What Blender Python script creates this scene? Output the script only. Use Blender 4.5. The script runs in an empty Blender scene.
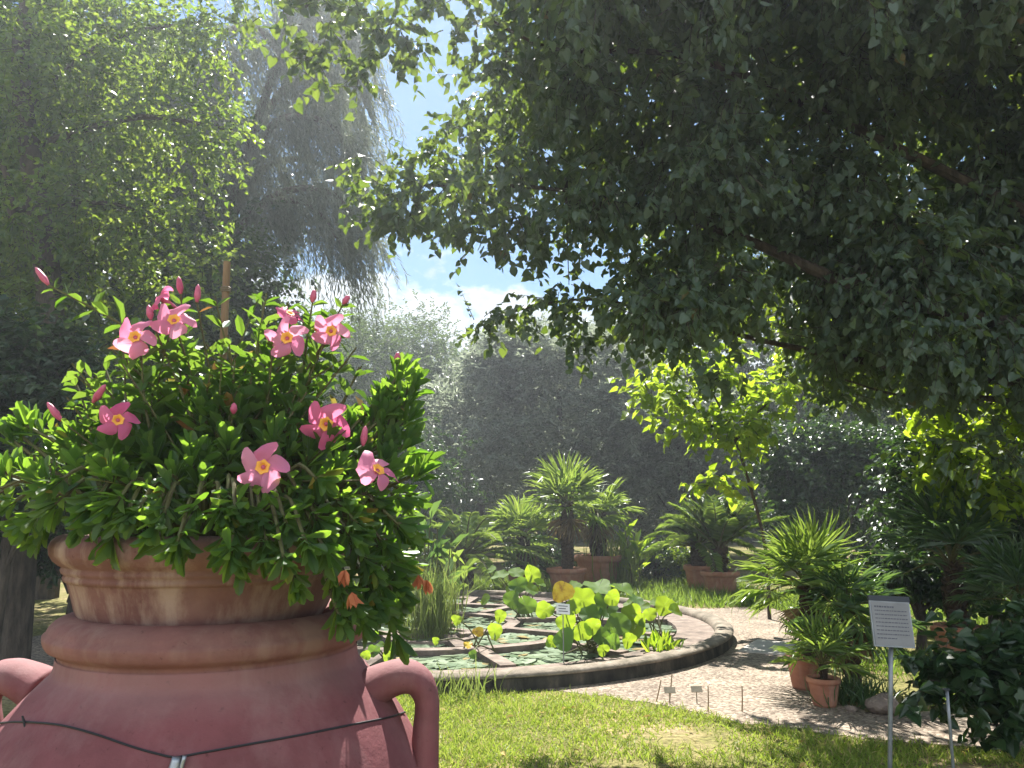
import bpy, math, random
import numpy as np
from mathutils import Vector

R = math.radians
random.seed(7)
rng = np.random.default_rng(7)
S = bpy.context.scene
COL = S.collection

# ------------------------------------------------------------------ camera, sky, sun, exposure
F_PX, PITCH, CAM_H = 770.0, R(9.66), 1.6
cam_data = bpy.data.cameras.new("camera")
cam_data.sensor_width = 36.0
cam_data.lens = 36.0 * F_PX / 1024.0
cam_data.clip_start, cam_data.clip_end = 0.05, 3000
cam = bpy.data.objects.new("camera", cam_data)
cam.location = (0, 0, CAM_H)
cam.rotation_euler = (R(90) + PITCH, 0, 0)
COL.objects.link(cam)
S.camera = cam

SUN_EL, SUN_AZ = R(55), R(-8)            # azimuth measured from +Y towards +X
TO_SUN = Vector((math.sin(SUN_AZ) * math.cos(SUN_EL), math.cos(SUN_AZ) * math.cos(SUN_EL), math.sin(SUN_EL)))
sun_data = bpy.data.lights.new("sun", 'SUN')
sun_data.energy = 5.0
sun_data.angle = R(0.5)
sun_data.color = (1.0, 0.97, 0.90)
sun = bpy.data.objects.new("sun", sun_data)
sun.rotation_euler = TO_SUN.to_track_quat('Z', 'Y').to_euler()
sun.location = (0, 0, 40)
COL.objects.link(sun)

W = bpy.data.worlds.new("World")
S.world = W
W.use_nodes = True
nt = W.node_tree
nt.nodes.clear()
def N(tree, t, **kw):
    n = tree.nodes.new(t)
    for k, v in kw.items():
        if hasattr(n, k) and not k[0].isupper():
            setattr(n, k, v)
        else:
            n.inputs[k.replace('_', ' ')].default_value = v
    return n
sky = N(nt, 'ShaderNodeTexSky', sky_type='NISHITA', sun_disc=False, sun_elevation=SUN_EL, sun_rotation=SUN_AZ,
        air_density=0.75, dust_density=0.1, ozone_density=2.5)
tc = N(nt, 'ShaderNodeTexCoord')
sep = N(nt, 'ShaderNodeSeparateXYZ')
nt.links.new(tc.outputs['Generated'], sep.inputs[0])
mp = N(nt, 'ShaderNodeMapping')
mp.inputs['Scale'].default_value = (1, 1, 1.7)
mp.inputs['Location'].default_value = (2.2, 3.1, 0.7)
nt.links.new(tc.outputs['Generated'], mp.inputs['Vector'])
nz = N(nt, 'ShaderNodeTexNoise', Scale=5.5, Detail=9.0, Roughness=0.58)
nt.links.new(mp.outputs[0], nz.inputs['Vector'])
# cloud amount: noise plus a bias that thickens the clouds towards the horizon
ma = N(nt, 'ShaderNodeMath', operation='MULTIPLY_ADD')
nt.links.new(sep.outputs['Z'], ma.inputs[0])
ma.inputs[1].default_value = -1.7
ma.inputs[2].default_value = 0.50
ad = N(nt, 'ShaderNodeMath', operation='ADD')
nt.links.new(nz.outputs[0], ad.inputs[0]); nt.links.new(ma.outputs[0], ad.inputs[1])
cr = N(nt, 'ShaderNodeValToRGB')
cr.color_ramp.elements[0].position = 0.51; cr.color_ramp.elements[0].color = (0, 0, 0, 1)
cr.color_ramp.elements[1].position = 0.575; cr.color_ramp.elements[1].color = (1, 1, 1, 1)
mx = N(nt, 'ShaderNodeMixRGB')
n2 = N(nt, 'ShaderNodeTexNoise', Scale=13.0, Detail=6.0, Roughness=0.55)
nt.links.new(mp.outputs[0], n2.inputs['Vector'])
c2 = N(nt, 'ShaderNodeValToRGB')                       # grey bellies and white tops of the clouds
c2.color_ramp.elements[0].position = 0.36; c2.color_ramp.elements[0].color = (1.9, 2.3, 2.65, 1)
c2.color_ramp.elements[1].position = 0.58; c2.color_ramp.elements[1].color = (3.3, 3.55, 3.75, 1)
nt.links.new(n2.outputs[0], c2.inputs[0])
mr = N(nt, 'ShaderNodeMapRange'); nt.links.new(sep.outputs['Y'], mr.inputs['Value'])
mr.inputs['From Min'].default_value = 0.25; mr.inputs['From Max'].default_value = -0.6
mr.inputs['To Min'].default_value = 0.0; mr.inputs['To Max'].default_value = 1.0
sc_ = N(nt, 'ShaderNodeMath', operation='MULTIPLY_ADD'); sc_.inputs[1].default_value = 1.05; sc_.inputs[2].default_value = 1.0  # extra brightness for the added clouds behind the camera
nt.links.new(mr.outputs[0], sc_.inputs[0])
vm = N(nt, 'ShaderNodeVectorMath', operation='SCALE')
nt.links.new(c2.outputs[0], vm.inputs[0]); nt.links.new(sc_.outputs[0], vm.inputs['Scale'])
nt.links.new(vm.outputs[0], mx.inputs[2])
a2 = N(nt, 'ShaderNodeMath', operation='MULTIPLY_ADD'); a2.inputs[1].default_value = 0.85   # unseen clouds added behind the camera as fill light
nt.links.new(mr.outputs[0], a2.inputs[0]); nt.links.new(ad.outputs[0], a2.inputs[2]); nt.links.new(a2.outputs[0], cr.inputs[0])
tint = N(nt, 'ShaderNodeMixRGB', blend_type='MULTIPLY')
tint.inputs[0].default_value = 1.0; tint.inputs[2].default_value = (0.33, 0.51, 0.55, 1)
nt.links.new(sky.outputs[0], tint.inputs[1])
nt.links.new(cr.outputs[0], mx.inputs[0]); nt.links.new(tint.outputs[0], mx.inputs[1])
bg = N(nt, 'ShaderNodeBackground', Strength=0.09)
nt.links.new(mx.outputs[0], bg.inputs[0])
wo = N(nt, 'ShaderNodeOutputWorld')
nt.links.new(bg.outputs[0], wo.inputs[0])

vs = S.view_settings
vs.view_transform = 'Standard'; vs.look = 'None'; vs.gamma = 1.0; vs.exposure = 1.6; vs.use_curve_mapping = False
S.render.engine = 'CYCLES'
cy = S.cycles
cy.use_denoising = True
cy.max_bounces = 7; cy.diffuse_bounces = 4; cy.glossy_bounces = 2; cy.transmission_bounces = 4; cy.transparent_max_bounces = 4
cy.volume_bounces = 0
cy.sample_clamp_indirect = 6.0
cy.caustics_reflective = False; cy.caustics_refractive = False
HAZE = 0.003

# ------------------------------------------------------------------ helpers
def at(x, y, Y):
    """the world point seen at pixel (x, y), Y metres ahead of the camera"""
    u, v = (x - 512) / F_PX, (384 - y) / F_PX
    dy = math.cos(PITCH) - v * math.sin(PITCH); dz = math.sin(PITCH) + v * math.cos(PITCH)
    t = Y / dy
    return np.array((u * t, Y, CAM_H + dz * t))
def ground_at(x, y, z=0.0):
    u, v = (x - 512) / F_PX, (384 - y) / F_PX
    dy = math.cos(PITCH) - v * math.sin(PITCH); dz = math.sin(PITCH) + v * math.cos(PITCH)
    t = (z - CAM_H) / dz
    return np.array((u * t, dy * t, z))

def unit(a):
    return a / np.maximum(np.linalg.norm(a, axis=-1, keepdims=True), 1e-9)

class Geo:
    def __init__(self):
        self.v = []; self.n = 0; self.f = []            # f: list of (size, index array)
    def add(self, v, faces):
        """faces: list of 2-D index arrays, one per polygon size"""
        v = np.asarray(v, dtype=np.float64).reshape(-1, 3)
        for f in faces:
            f = np.asarray(f, dtype=np.int64)
            if f.size:
                self.f.append(f + self.n)
        self.v.append(v); self.n += len(v)
        return self
    def build(self, name, mat, parent=None, smooth=False, loc=None):
        me = bpy.data.meshes.new(name)
        v = np.concatenate(self.v) if self.v else np.zeros((0, 3))
        if loc is not None:
            v = v - np.asarray(loc)
        loops = np.concatenate([f.ravel() for f in self.f])
        tot = np.concatenate([np.full(len(f), f.shape[1]) for f in self.f])
        start = np.concatenate([[0], np.cumsum(tot)[:-1]])
        me.vertices.add(len(v)); me.loops.add(len(loops)); me.polygons.add(len(tot))
        me.vertices.foreach_set('co', v.astype(np.float32).ravel())
        me.loops.foreach_set('vertex_index', loops.astype(np.int32))
        me.polygons.foreach_set('loop_start', start.astype(np.int32))
        me.polygons.foreach_set('use_smooth', np.full(len(tot), bool(smooth)))
        me.update(calc_edges=True)
        me.validate()
        me.materials.append(mat)
        o = bpy.data.objects.new(name, me)
        COL.objects.link(o)
        if parent is not None:
            o.parent = parent
        elif loc is not None:
            o.location = loc
        return o

def empty(name, loc):
    o = bpy.data.objects.new(name, None)
    o.location = tuple(loc); COL.objects.link(o)
    o.empty_display_size = 0.1
    return o
def tag(o, label=None, cat=None, group=None, kind=None):
    if label: o['label'] = label
    if cat: o['category'] = cat
    if group: o['group'] = group
    if kind: o['kind'] = kind
    return o

def lathe(g, prof, c, seg=48):
    prof = np.asarray(prof, float); k = len(prof)
    a = np.linspace(0, 2 * np.pi, seg, endpoint=False)
    v = np.stack([np.outer(np.cos(a), prof[:, 0]), np.outer(np.sin(a), prof[:, 0]), np.tile(prof[:, 1], (seg, 1))], -1) + np.asarray(c)
    i = np.arange(seg)[:, None] * k + np.arange(k - 1)[None]
    j = ((np.arange(seg)[:, None] + 1) % seg) * k + np.arange(k - 1)[None]
    g.add(v, [np.stack([i, j, j + 1, i + 1], -1).reshape(-1, 4)])
def smooth_path(pts, n):
    """Catmull-Rom through pts"""
    p = np.asarray(pts, float)
    if len(p) < 3:
        t = np.linspace(0, 1, n)[:, None]
        return p[0] * (1 - t) + p[-1] * t
    q = np.concatenate([[2 * p[0] - p[1]], p, [2 * p[-1] - p[-2]]])
    out = []
    for s in np.linspace(0, len(p) - 1, n):
        i = min(int(s), len(p) - 2); t = s - i
        a, b, c, d = q[i:i + 4]
        out.append(0.5 * (2 * b + (c - a) * t + (2 * a - 5 * b + 4 * c - d) * t * t + (3 * b - a - 3 * c + d) * t ** 3))
    return np.array(out)
def tube(g, pts, rad, seg=8, n=None, cap=True):
    p = smooth_path(pts, n) if n else np.asarray(pts, float)
    m = len(p)
    r = np.interp(np.linspace(0, 1, m), np.linspace(0, 1, len(np.atleast_1d(rad))), np.atleast_1d(rad)) if np.ndim(rad) else np.full(m, rad)
    tan = unit(np.gradient(p, axis=0))
    ref = np.array((0.31, 0.17, 0.93)) if abs(tan[:, 2].mean()) < 0.8 else np.array((0.94, 0.3, 0.1))
    s = unit(np.cross(tan, ref)); u = np.cross(s, tan)
    a = np.linspace(0, 2 * np.pi, seg, endpoint=False)
    v = p[:, None] + r[:, None, None] * (np.cos(a)[None, :, None] * s[:, None] + np.sin(a)[None, :, None] * u[:, None])
    i = np.arange(m - 1)[:, None] * seg + np.arange(seg)[None]
    j = np.arange(m - 1)[:, None] * seg + ((np.arange(seg) + 1) % seg)[None]
    f = [np.stack([i, j, j + seg, i + seg], -1).reshape(-1, 4)]
    if cap:
        f.append(np.array([np.arange(seg)[::-1], np.arange(seg) + (m - 1) * seg]))
    g.add(v, f)
    return p
def box(g, c, size, rot=None):
    x = np.array([(i, j, k) for i in (-.5, .5) for j in (-.5, .5) for k in (-.5, .5)]) * np.asarray(size)
    if rot is not None:
        x = x @ np.asarray(rot).T
    g.add(x + np.asarray(c), [np.array([(0, 1, 3, 2), (4, 6, 7, 5), (0, 4, 5, 1), (2, 3, 7, 6), (0, 2, 6, 4), (1, 5, 7, 3)])])

# leaf templates: (along, across, out) vertices and polygons by size
TPL = {
 'diamond': ([(0, 0, 0), (.5, .5, .05), (1, 0, -.04), (.5, -.5, .05)], [[(0, 1, 2, 3)]]),
 'lance': ([(0, 0, 0), (.3, .45, .05), (.7, .40, .03), (1, 0, -.12), (.7, -.40, .03), (.3, -.45, .05)], [[(0, 3, 2, 1), (0, 5, 4, 3)]]),
 'obov': ([(0, 0, 0), (.35, .26, .02), (.72, .5, .05), (.93, .30, .0), (1, 0, -.06), (.93, -.30, .0), (.72, -.5, .05), (.35, -.26, .02)],
          [[(0, 4, 3, 2, 1), (0, 7, 6, 5, 4)]]),
 'heart': ([(.1, 0, 0), (-.04, .26, .02), (.18, .5, .06), (.58, .36, .04), (1, 0, -.12), (.58, -.36, .04), (.18, -.5, .06), (-.04, -.26, .02)],
           [[(0, 4, 3, 2, 1), (0, 7, 6, 5, 4)]]),
 'blade': ([(0, .5, 0), (0, -.5, 0), (.5, .42, .05), (.5, -.42, .05), (1, 0, .3)], [[(0, 1, 3, 2)], [(2, 3, 4)]]),
 'strap': ([(0, .35, 0), (0, -.35, 0), (.3, .5, .08), (.3, -.5, .08), (.65, .4, .07), (.65, -.4, .07), (1, 0, -.1)],
           [[(0, 1, 3, 2), (2, 3, 5, 4)], [(4, 5, 6)]]),
 'seg': ([(0, 0, 0), (.55, .5, .03), (.55, 0, -.01), (.55, -.5, .03), (.86, .25, -.03), (.86, -.25, -.03), (1, 0, -.12)],
         [[(0, 2, 1), (0, 3, 2), (4, 5, 6)], [(1, 2, 5, 4)], [(2, 3, 5)]]),
}
def leaves(g, P, axis, nrm, L, Wd, tpl):
    P = np.asarray(P, float).reshape(-1, 3); n = len(P)
    axis = unit(np.broadcast_to(axis, (n, 3)).astype(float))
    side = unit(np.cross(axis, nrm)); up = np.cross(side, axis)
    L = np.broadcast_to(L, (n,)); Wd = np.broadcast_to(Wd, (n,))
    tv, tf = TPL[tpl]; tv = np.array(tv); k = len(tv)
    cu = L * rng.uniform(.1, 2.6, n)
    v = (P[:, None] + (L[:, None] * tv[:, 0])[..., None] * axis[:, None] + (Wd[:, None] * tv[:, 1])[..., None] * side[:, None]
         + (cu[:, None] * tv[:, 2])[..., None] * up[:, None])
    off = (np.arange(n) * k)[:, None, None]
    g.add(v, [(np.array(f)[None] + off).reshape(-1, np.array(f).shape[1]) for f in tf])
def rnd(n, k=3, s=1.0):
    return rng.normal(size=(n, k)) * s
def lump(p, freq, seed=0.0):
    x, y, z = (p * freq + seed).T
    return (np.sin(x * 1.9 + np.sin(y * 1.3 + 1.7) * 1.4) + np.sin(y * 2.1 + np.sin(z * 1.7 + .4) * 1.5) + np.sin(z * 2.3 + np.sin(x * 1.1 + 2.9) * 1.3)) / 3

# ------------------------------------------------------------------ materials
def newmat(name):
    m = bpy.data.materials.new(name); m.use_nodes = True
    t = m.node_tree; b = t.nodes['Principled BSDF']
    return m, t, b
def ramp(t, src, stops):
    r = t.nodes.new('ShaderNodeValToRGB'); e = r.color_ramp.elements
    while len(e) < len(stops): e.new(0.5)
    for el, (p, c) in zip(e, stops):
        el.position = p; el.color = (*c, 1)
    t.links.new(src, r.inputs[0])
    return r.outputs[0]
def leafmat(name, lo, hi, tr_lo, tr_hi, tmix=0.45, rough=0.42, spec=0.5, odd=None, odd_at=0.965):
    m, t, b = newmat(name)
    gi = t.nodes.new('ShaderNodeNewGeometry')
    st = [(0.0, lo), (0.9 if odd else 1.0, hi)]; st2 = [(0.0, tr_lo), (0.9 if odd else 1.0, tr_hi)]
    if odd:
        st += [(odd_at, hi), (min(1.0, odd_at + .012), odd)]; st2 += [(odd_at, tr_hi), (min(1.0, odd_at + .012), odd)]
    c = ramp(t, gi.outputs['Random Per Island'], st)
    c2 = ramp(t, gi.outputs['Random Per Island'], st2)
    t.links.new(c, b.inputs['Base Color'])
    b.inputs['Roughness'].default_value = rough
    b.inputs['Specular IOR Level'].default_value = spec
    tr = t.nodes.new('ShaderNodeBsdfTranslucent'); t.links.new(c2, tr.inputs[0])
    mxs = t.nodes.new('ShaderNodeMixShader'); mxs.inputs[0].default_value = tmix
    t.links.new(b.outputs[0], mxs.inputs[1]); t.links.new(tr.outputs[0], mxs.inputs[2])
    t.links.new(mxs.outputs[0], t.nodes['Material Output'].inputs[0])
    return m
def noisemat(name, stops, scale=8, detail=6, rough=0.85, bump=0.3, stretch=(1, 1, 1), bscale=None, spec=0.3, metal=0.0, bdist=0.01):
    m, t, b = newmat(name)
    tcn = t.nodes.new('ShaderNodeTexCoord'); mpn = t.nodes.new('ShaderNodeMapping'); mpn.inputs['Scale'].default_value = stretch
    t.links.new(tcn.outputs['Object'], mpn.inputs[0])
    nz = t.nodes.new('ShaderNodeTexNoise'); nz.inputs['Scale'].default_value = scale; nz.inputs['Detail'].default_value = detail
    nz.inputs['Roughness'].default_value = 0.62
    t.links.new(mpn.outputs[0], nz.inputs['Vector'])
    t.links.new(ramp(t, nz.outputs[0], stops), b.inputs['Base Color'])
    b.inputs['Roughness'].default_value = rough; b.inputs['Specular IOR Level'].default_value = spec; b.inputs['Metallic'].default_value = metal
    if bump:
        n2 = t.nodes.new('ShaderNodeTexNoise'); n2.inputs['Scale'].default_value = bscale or scale * 4; n2.inputs['Detail'].default_value = 6
        t.links.new(mpn.outputs[0], n2.inputs['Vector'])
        bp = t.nodes.new('ShaderNodeBump'); bp.inputs['Strength'].default_value = bump; bp.inputs['Distance'].default_value = bdist
        t.links.new(n2.outputs[0], bp.inputs['Height']); t.links.new(bp.outputs[0], b.inputs['Normal'])
    return m
def plain(name, c, rough=0.6, metal=0.0, spec=0.4):
    m, t, b = newmat(name)
    b.inputs['Base Color'].default_value = (*c, 1); b.inputs['Roughness'].default_value = rough
    b.inputs['Metallic'].default_value = metal; b.inputs['Specular IOR Level'].default_value = spec
    return m

def terracotta(name, base, dark, pale, streak, zfade=None):
    """fired clay: mottled body, vertical run marks and a chalky bloom that can gather in one height band"""
    m, t, b = newmat(name)
    tcn = t.nodes.new('ShaderNodeTexCoord')
    def noise(scale, stretch, det=6):
        mpn = t.nodes.new('ShaderNodeMapping'); mpn.inputs['Scale'].default_value = stretch
        t.links.new(tcn.outputs['Object'], mpn.inputs[0])
        n = t.nodes.new('ShaderNodeTexNoise'); n.inputs['Scale'].default_value = scale; n.inputs['Detail'].default_value = det; n.inputs['Roughness'].default_value = .65
        t.links.new(mpn.outputs[0], n.inputs['Vector'])
        return n.outputs[0]
    body = ramp(t, noise(5, (1, 1, 1.6)), [(0.32, dark), (0.62, base)])
    st = ramp(t, noise(13, (1, 1, .16)), [(0.47, (0, 0, 0)), (0.66, (1, 1, 1))])
    mk = t.nodes.new('ShaderNodeMath'); mk.operation = 'MULTIPLY'; mk.inputs[1].default_value = streak
    t.links.new(st, mk.inputs[0]); fac = mk.outputs[0]
    if zfade:
        sx = t.nodes.new('ShaderNodeSeparateXYZ'); t.links.new(tcn.outputs['Object'], sx.inputs[0])
        z0, z1, amt = zfade
        wob = t.nodes.new('ShaderNodeMath'); wob.operation = 'MULTIPLY_ADD'; wob.inputs[1].default_value = 0.09
        t.links.new(noise(7, (1, 1, .5)), wob.inputs[0]); t.links.new(sx.outputs['Z'], wob.inputs[2])
        mr = t.nodes.new('ShaderNodeMapRange'); mr.inputs['From Min'].default_value = z0 + .045; mr.inputs['From Max'].default_value = z1 + .045
        mr.inputs['To Min'].default_value = 0; mr.inputs['To Max'].default_value = amt
        t.links.new(wob.outputs[0], mr.inputs['Value'])
        ad = t.nodes.new('ShaderNodeMath'); ad.operation = 'ADD'; ad.use_clamp = True
        t.links.new(fac, ad.inputs[0]); t.links.new(mr.outputs[0], ad.inputs[1]); fac = ad.outputs[0]
    bl = t.nodes.new('ShaderNodeMath'); bl.operation = 'MULTIPLY_ADD'; bl.inputs[1].default_value = .30; bl.use_clamp = True
    t.links.new(ramp(t, noise(3.2, (1, 1, .7), 12), [(0.50, (0, 0, 0)), (0.72, (1, 1, 1))]), bl.inputs[0]); t.links.new(fac, bl.inputs[2]); fac = bl.outputs[0]
    pit = t.nodes.new('ShaderNodeMixRGB'); pit.blend_type = 'MULTIPLY'; pit.inputs[0].default_value = 1
    t.links.new(body, pit.inputs[1]); t.links.new(ramp(t, noise(75, (1, 1, 1), 3), [(0.27, (.62, .6, .6)), (0.36, (1, 1, 1))]), pit.inputs[2]); body = pit.outputs[0]
    mxr = t.nodes.new('ShaderNodeMixRGB'); mxr.inputs[2].default_value = (*pale, 1)
    t.links.new(fac, mxr.inputs[0]); t.links.new(body, mxr.inputs[1])
    t.links.new(mxr.outputs[0], b.inputs['Base Color'])
    b.inputs['Roughness'].default_value = 0.8; b.inputs['Specular IOR Level'].default_value = 0.25
    bp = t.nodes.new('ShaderNodeBump'); bp.inputs['Strength'].default_value = .35; bp.inputs['Distance'].default_value = .006
    t.links.new(noise(38, (1, 1, 1.3), 8), bp.inputs['Height']); t.links.new(bp.outputs[0], b.inputs['Normal'])
    return m

M = {}
M['jar'] = terracotta('jar_clay', (.225, .076, .084), (.155, .053, .058), (.33, .20, .195), .25, (1.215, 1.265, .42))
M['jar_rim'] = terracotta('jar_rim_clay', (.26, .118, .106), (.18, .078, .072), (.38, .26, .215), .35)
M['pot'] = terracotta('pot_clay', (.22, .105, .092), (.13, .055, .052), (.40, .28, .23), .8)
M['pot2'] = terracotta('tub_clay', (.42, .19, .12), (.30, .125, .085), (.46, .31, .24), .35)
M['soil'] = noisemat('soil', [(.35, (.03, .022, .015)), (.7, (.09, .06, .04))], 30, rough=.95, bump=.6)
M['bark'] = noisemat('bark', [(.35, (.035, .028, .022)), (.7, (.12, .095, .075))], 14, stretch=(1, 1, .25), bump=.8, rough=.9, bdist=.02)
M['bark_grey'] = noisemat('grey_bark', [(.35, (.08, .065, .055)), (.7, (.2, .17, .145))], 14, stretch=(1, 1, .25), bump=.8, rough=.9, bdist=.02)
M['palm_bark'] = noisemat('palm_fibre', [(.35, (.03, .02, .014)), (.7, (.13, .085, .055))], 30, bump=1.0, rough=.95, bdist=.02)
M['stem'] = noisemat('green_stem', [(.3, (.08, .06, .03)), (.7, (.12, .13, .04))], 30, bump=.1, rough=.6)
M['wood'] = noisemat('cane', [(.3, (.16, .10, .055)), (.7, (.34, .23, .13))], 20, stretch=(1, 1, .2), bump=.2, rough=.7)
M['stone'] = noisemat('pond_stone', [(.3, (.085, .065, .052)), (.52, (.20, .15, .12)), (.75, (.32, .26, .215))], 6, bump=.5, rough=.85, bscale=40, bdist=.01)
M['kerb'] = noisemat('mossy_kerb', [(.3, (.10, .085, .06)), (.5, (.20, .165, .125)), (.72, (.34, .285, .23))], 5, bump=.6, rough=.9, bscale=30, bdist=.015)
M['kerb_side'] = noisemat('algae_and_shade_stone', [(.34, (.012, .012, .010)), (.55, (.05, .045, .035)), (.75, (.14, .115, .085))], 7, bump=.8, rough=.95, stretch=(1, 1, .5), bscale=30, bdist=.015)  # algae stain, darkened further to put the front face's shade into the colour
M['pale_slab'] = noisemat('pale_slab', [(.3, (.34, .31, .28)), (.7, (.50, .46, .42))], 7, bump=.3, rough=.8)
M['metal'] = noisemat('galvanised_metal', [(.3, (.20, .21, .22)), (.7, (.32, .33, .34))], 12, rough=.45, metal=.6, bump=.05)
M['wire'] = plain('dark_wire', (.02, .02, .025), .5)
M['clip'] = plain('grey_clip', (.35, .37, .40), .35, .7)
M['plate'] = noisemat('sign_face', [(.3, (.21, .205, .205)), (.7, (.28, .275, .275))], 6, rough=.5, bump=.02)
M['ink'] = plain('ink', (.10, .10, .12), .6)
M['dark_trim'] = plain('dark_trim', (.03, .035, .045), .5)
M['label_tan'] = noisemat('weathered_label', [(.3, (.20, .17, .12)), (.7, (.32, .27, .2))], 20, rough=.6, bump=.1)
M['white_label'] = plain('white_label', (.78, .78, .76), .5)
M['rock'] = noisemat('rock', [(.3, (.16, .12, .10)), (.7, (.36, .29, .24))], 9, bump=.9, rough=.9, bdist=.03)

# foliage
M['leaf_shrub'] = leafmat('shrub_leaf', (.034, .078, .026), (.072, .132, .040), (.18, .38, .02), (.38, .60, .05), .46, .36, .55, odd=(.34, .26, .03), odd_at=.985)
M['leaf_vine'] = leafmat('vine_leaf', (.03, .075, .018), (.065, .13, .03), (.16, .32, .02), (.30, .46, .05), .4, .28, .6, odd=(.35, .14, .05), odd_at=.975)
M['leaf_linden'] = leafmat('linden_leaf', (.052, .082, .066), (.068, .104, .084), (.20, .32, .02), (.34, .46, .05), .30, .45, .45, odd=(.20, .14, .05), odd_at=.996)
M['leaf_birch'] = leafmat('birch_leaf', (.034, .070, .026), (.070, .118, .040), (.20, .34, .02), (.42, .54, .05), .42, .40, .5)
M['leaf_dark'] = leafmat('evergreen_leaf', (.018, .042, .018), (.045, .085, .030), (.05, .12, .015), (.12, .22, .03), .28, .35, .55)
M['leaf_olive'] = leafmat('olive_leaf', (.10, .125, .092), (.29, .32, .26), (.20, .25, .15), (.40, .44, .31), .5, .3, .7)
M['leaf_lime'] = leafmat('lime_leaf', (.07, .12, .02), (.12, .19, .03), (.34, .50, .02), (.52, .66, .05), .55, .45, .4)
M['leaf_far'] = leafmat('far_leaf', (.035, .06, .025), (.075, .11, .04), (.10, .17, .03), (.18, .26, .05), .35, .5, .4)
M['needle'] = leafmat('needle', (.11, .125, .095), (.22, .235, .19), (.16, .20, .12), (.28, .32, .20), .4, .5, .4)
M['palm_leaf'] = leafmat('palm_leaf', (.065, .12, .032), (.13, .20, .06), (.26, .40, .04), (.44, .56, .09), .42, .32, .5)
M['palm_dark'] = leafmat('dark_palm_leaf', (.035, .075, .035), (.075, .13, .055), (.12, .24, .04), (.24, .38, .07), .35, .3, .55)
M['palm_dry'] = leafmat('dry_frond', (.14, .10, .055), (.26, .19, .11), (.16, .11, .05), (.25, .17, .08), .3, .7, .2)
M['grass'] = leafmat('grass_blade', (.125, .20, .03), (.255, .315, .068), (.30, .44, .03), (.50, .56, .10), .45, .5, .3, odd=(.46, .38, .17), odd_at=.86)
M['tall_grass'] = leafmat('tall_grass_blade', (.06, .11, .02), (.13, .20, .04), (.22, .36, .03), (.36, .48, .07), .45, .5, .3)
M['lotus'] = leafmat('lotus_leaf', (.06, .13, .035), (.10, .19, .05), (.34, .52, .02), (.50, .64, .04), .55, .6, .15)
M['lotus_dark'] = leafmat('lotus_leaf_blue', (.045, .10, .04), (.075, .14, .05), (.20, .38, .03), (.32, .50, .04), .48, .55, .25)
M['lotus_yellow'] = noisemat('yellowed_leaf', [(.35, (.30, .12, .02)), (.5, (.62, .42, .03)), (.7, (.72, .56, .05))], 9, rough=.5, bump=.1)
M['lily'] = leafmat('lily_pad', (.10, .16, .08), (.24, .30, .18), (.1, .2, .05), (.2, .3, .1), .15, .3, .7, odd=(.36, .27, .10), odd_at=.93)
M['reed'] = leafmat('reed', (.10, .14, .03), (.20, .25, .07), (.26, .36, .06), (.40, .46, .12), .4, .5, .3)
M['petal'] = leafmat('petal', (.86, .24, .44), (.92, .36, .54), (.95, .28, .48), (.98, .44, .60), .5, .5, .3)
M['petal_deep'] = leafmat('deep_petal', (.80, .13, .32), (.86, .21, .40), (.92, .18, .38), (.96, .28, .46), .5, .5, .3)
M['throat'] = plain('throat', (.90, .40, .06), .6)
M['bud'] = noisemat('bud', [(.3, (.42, .05, .12)), (.7, (.62, .16, .25))], 40, rough=.45, bump=.0)
M['withered'] = leafmat('withered_flower', (.48, .13, .06), (.58, .22, .10), (.55, .2, .08), (.65, .28, .12), .3, .7, .2)
M['fallen'] = leafmat('fallen_leaf', (.34, .24, .10), (.55, .42, .12), (.4, .3, .1), (.5, .4, .1), .2, .7, .2)

# ------------------------------------------------------------------ setting: ground, path, pond
PC, PR = np.array((-1.12, 11.4)), 4.1           # pond centre and outer radius
def ground_mat():
    m, t, b = newmat('earth_and_turf')
    tcn = t.nodes.new('ShaderNodeTexCoord')
    n1 = t.nodes.new('ShaderNodeTexNoise'); n1.inputs['Scale'].default_value = .9; n1.inputs['Detail'].default_value = 8; n1.inputs['Roughness'].default_value = .7
    n2 = t.nodes.new('ShaderNodeTexNoise'); n2.inputs['Scale'].default_value = 26; n2.inputs['Detail'].default_value = 6
    for n in (n1, n2): t.links.new(tcn.outputs['Object'], n.inputs['Vector'])
    a = ramp(t, n1.outputs[0], [(.36, (.12, .13, .035)), (.5, (.21, .19, .075)), (.62, (.33, .255, .145))])
    c = ramp(t, n2.outputs[0], [(.3, (.45, .45, .45)), (.7, (1.25, 1.25, 1.2))])
    mm = t.nodes.new('ShaderNodeMixRGB'); mm.blend_type = 'MULTIPLY'; mm.inputs[0].default_value = 1
    t.links.new(a, mm.inputs[1]); t.links.new(c, mm.inputs[2]); t.links.new(mm.outputs[0], b.inputs['Base Color'])
    b.inputs['Roughness'].default_value = .95; b.inputs['Specular IOR Level'].default_value = .1
    bp = t.nodes.new('ShaderNodeBump'); bp.inputs['Distance'].default_value = .03; bp.inputs['Strength'].default_value = .6
    t.links.new(n2.outputs[0], bp.inputs['Height']); t.links.new(bp.outputs[0], b.inputs['Normal'])
    return m
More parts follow.
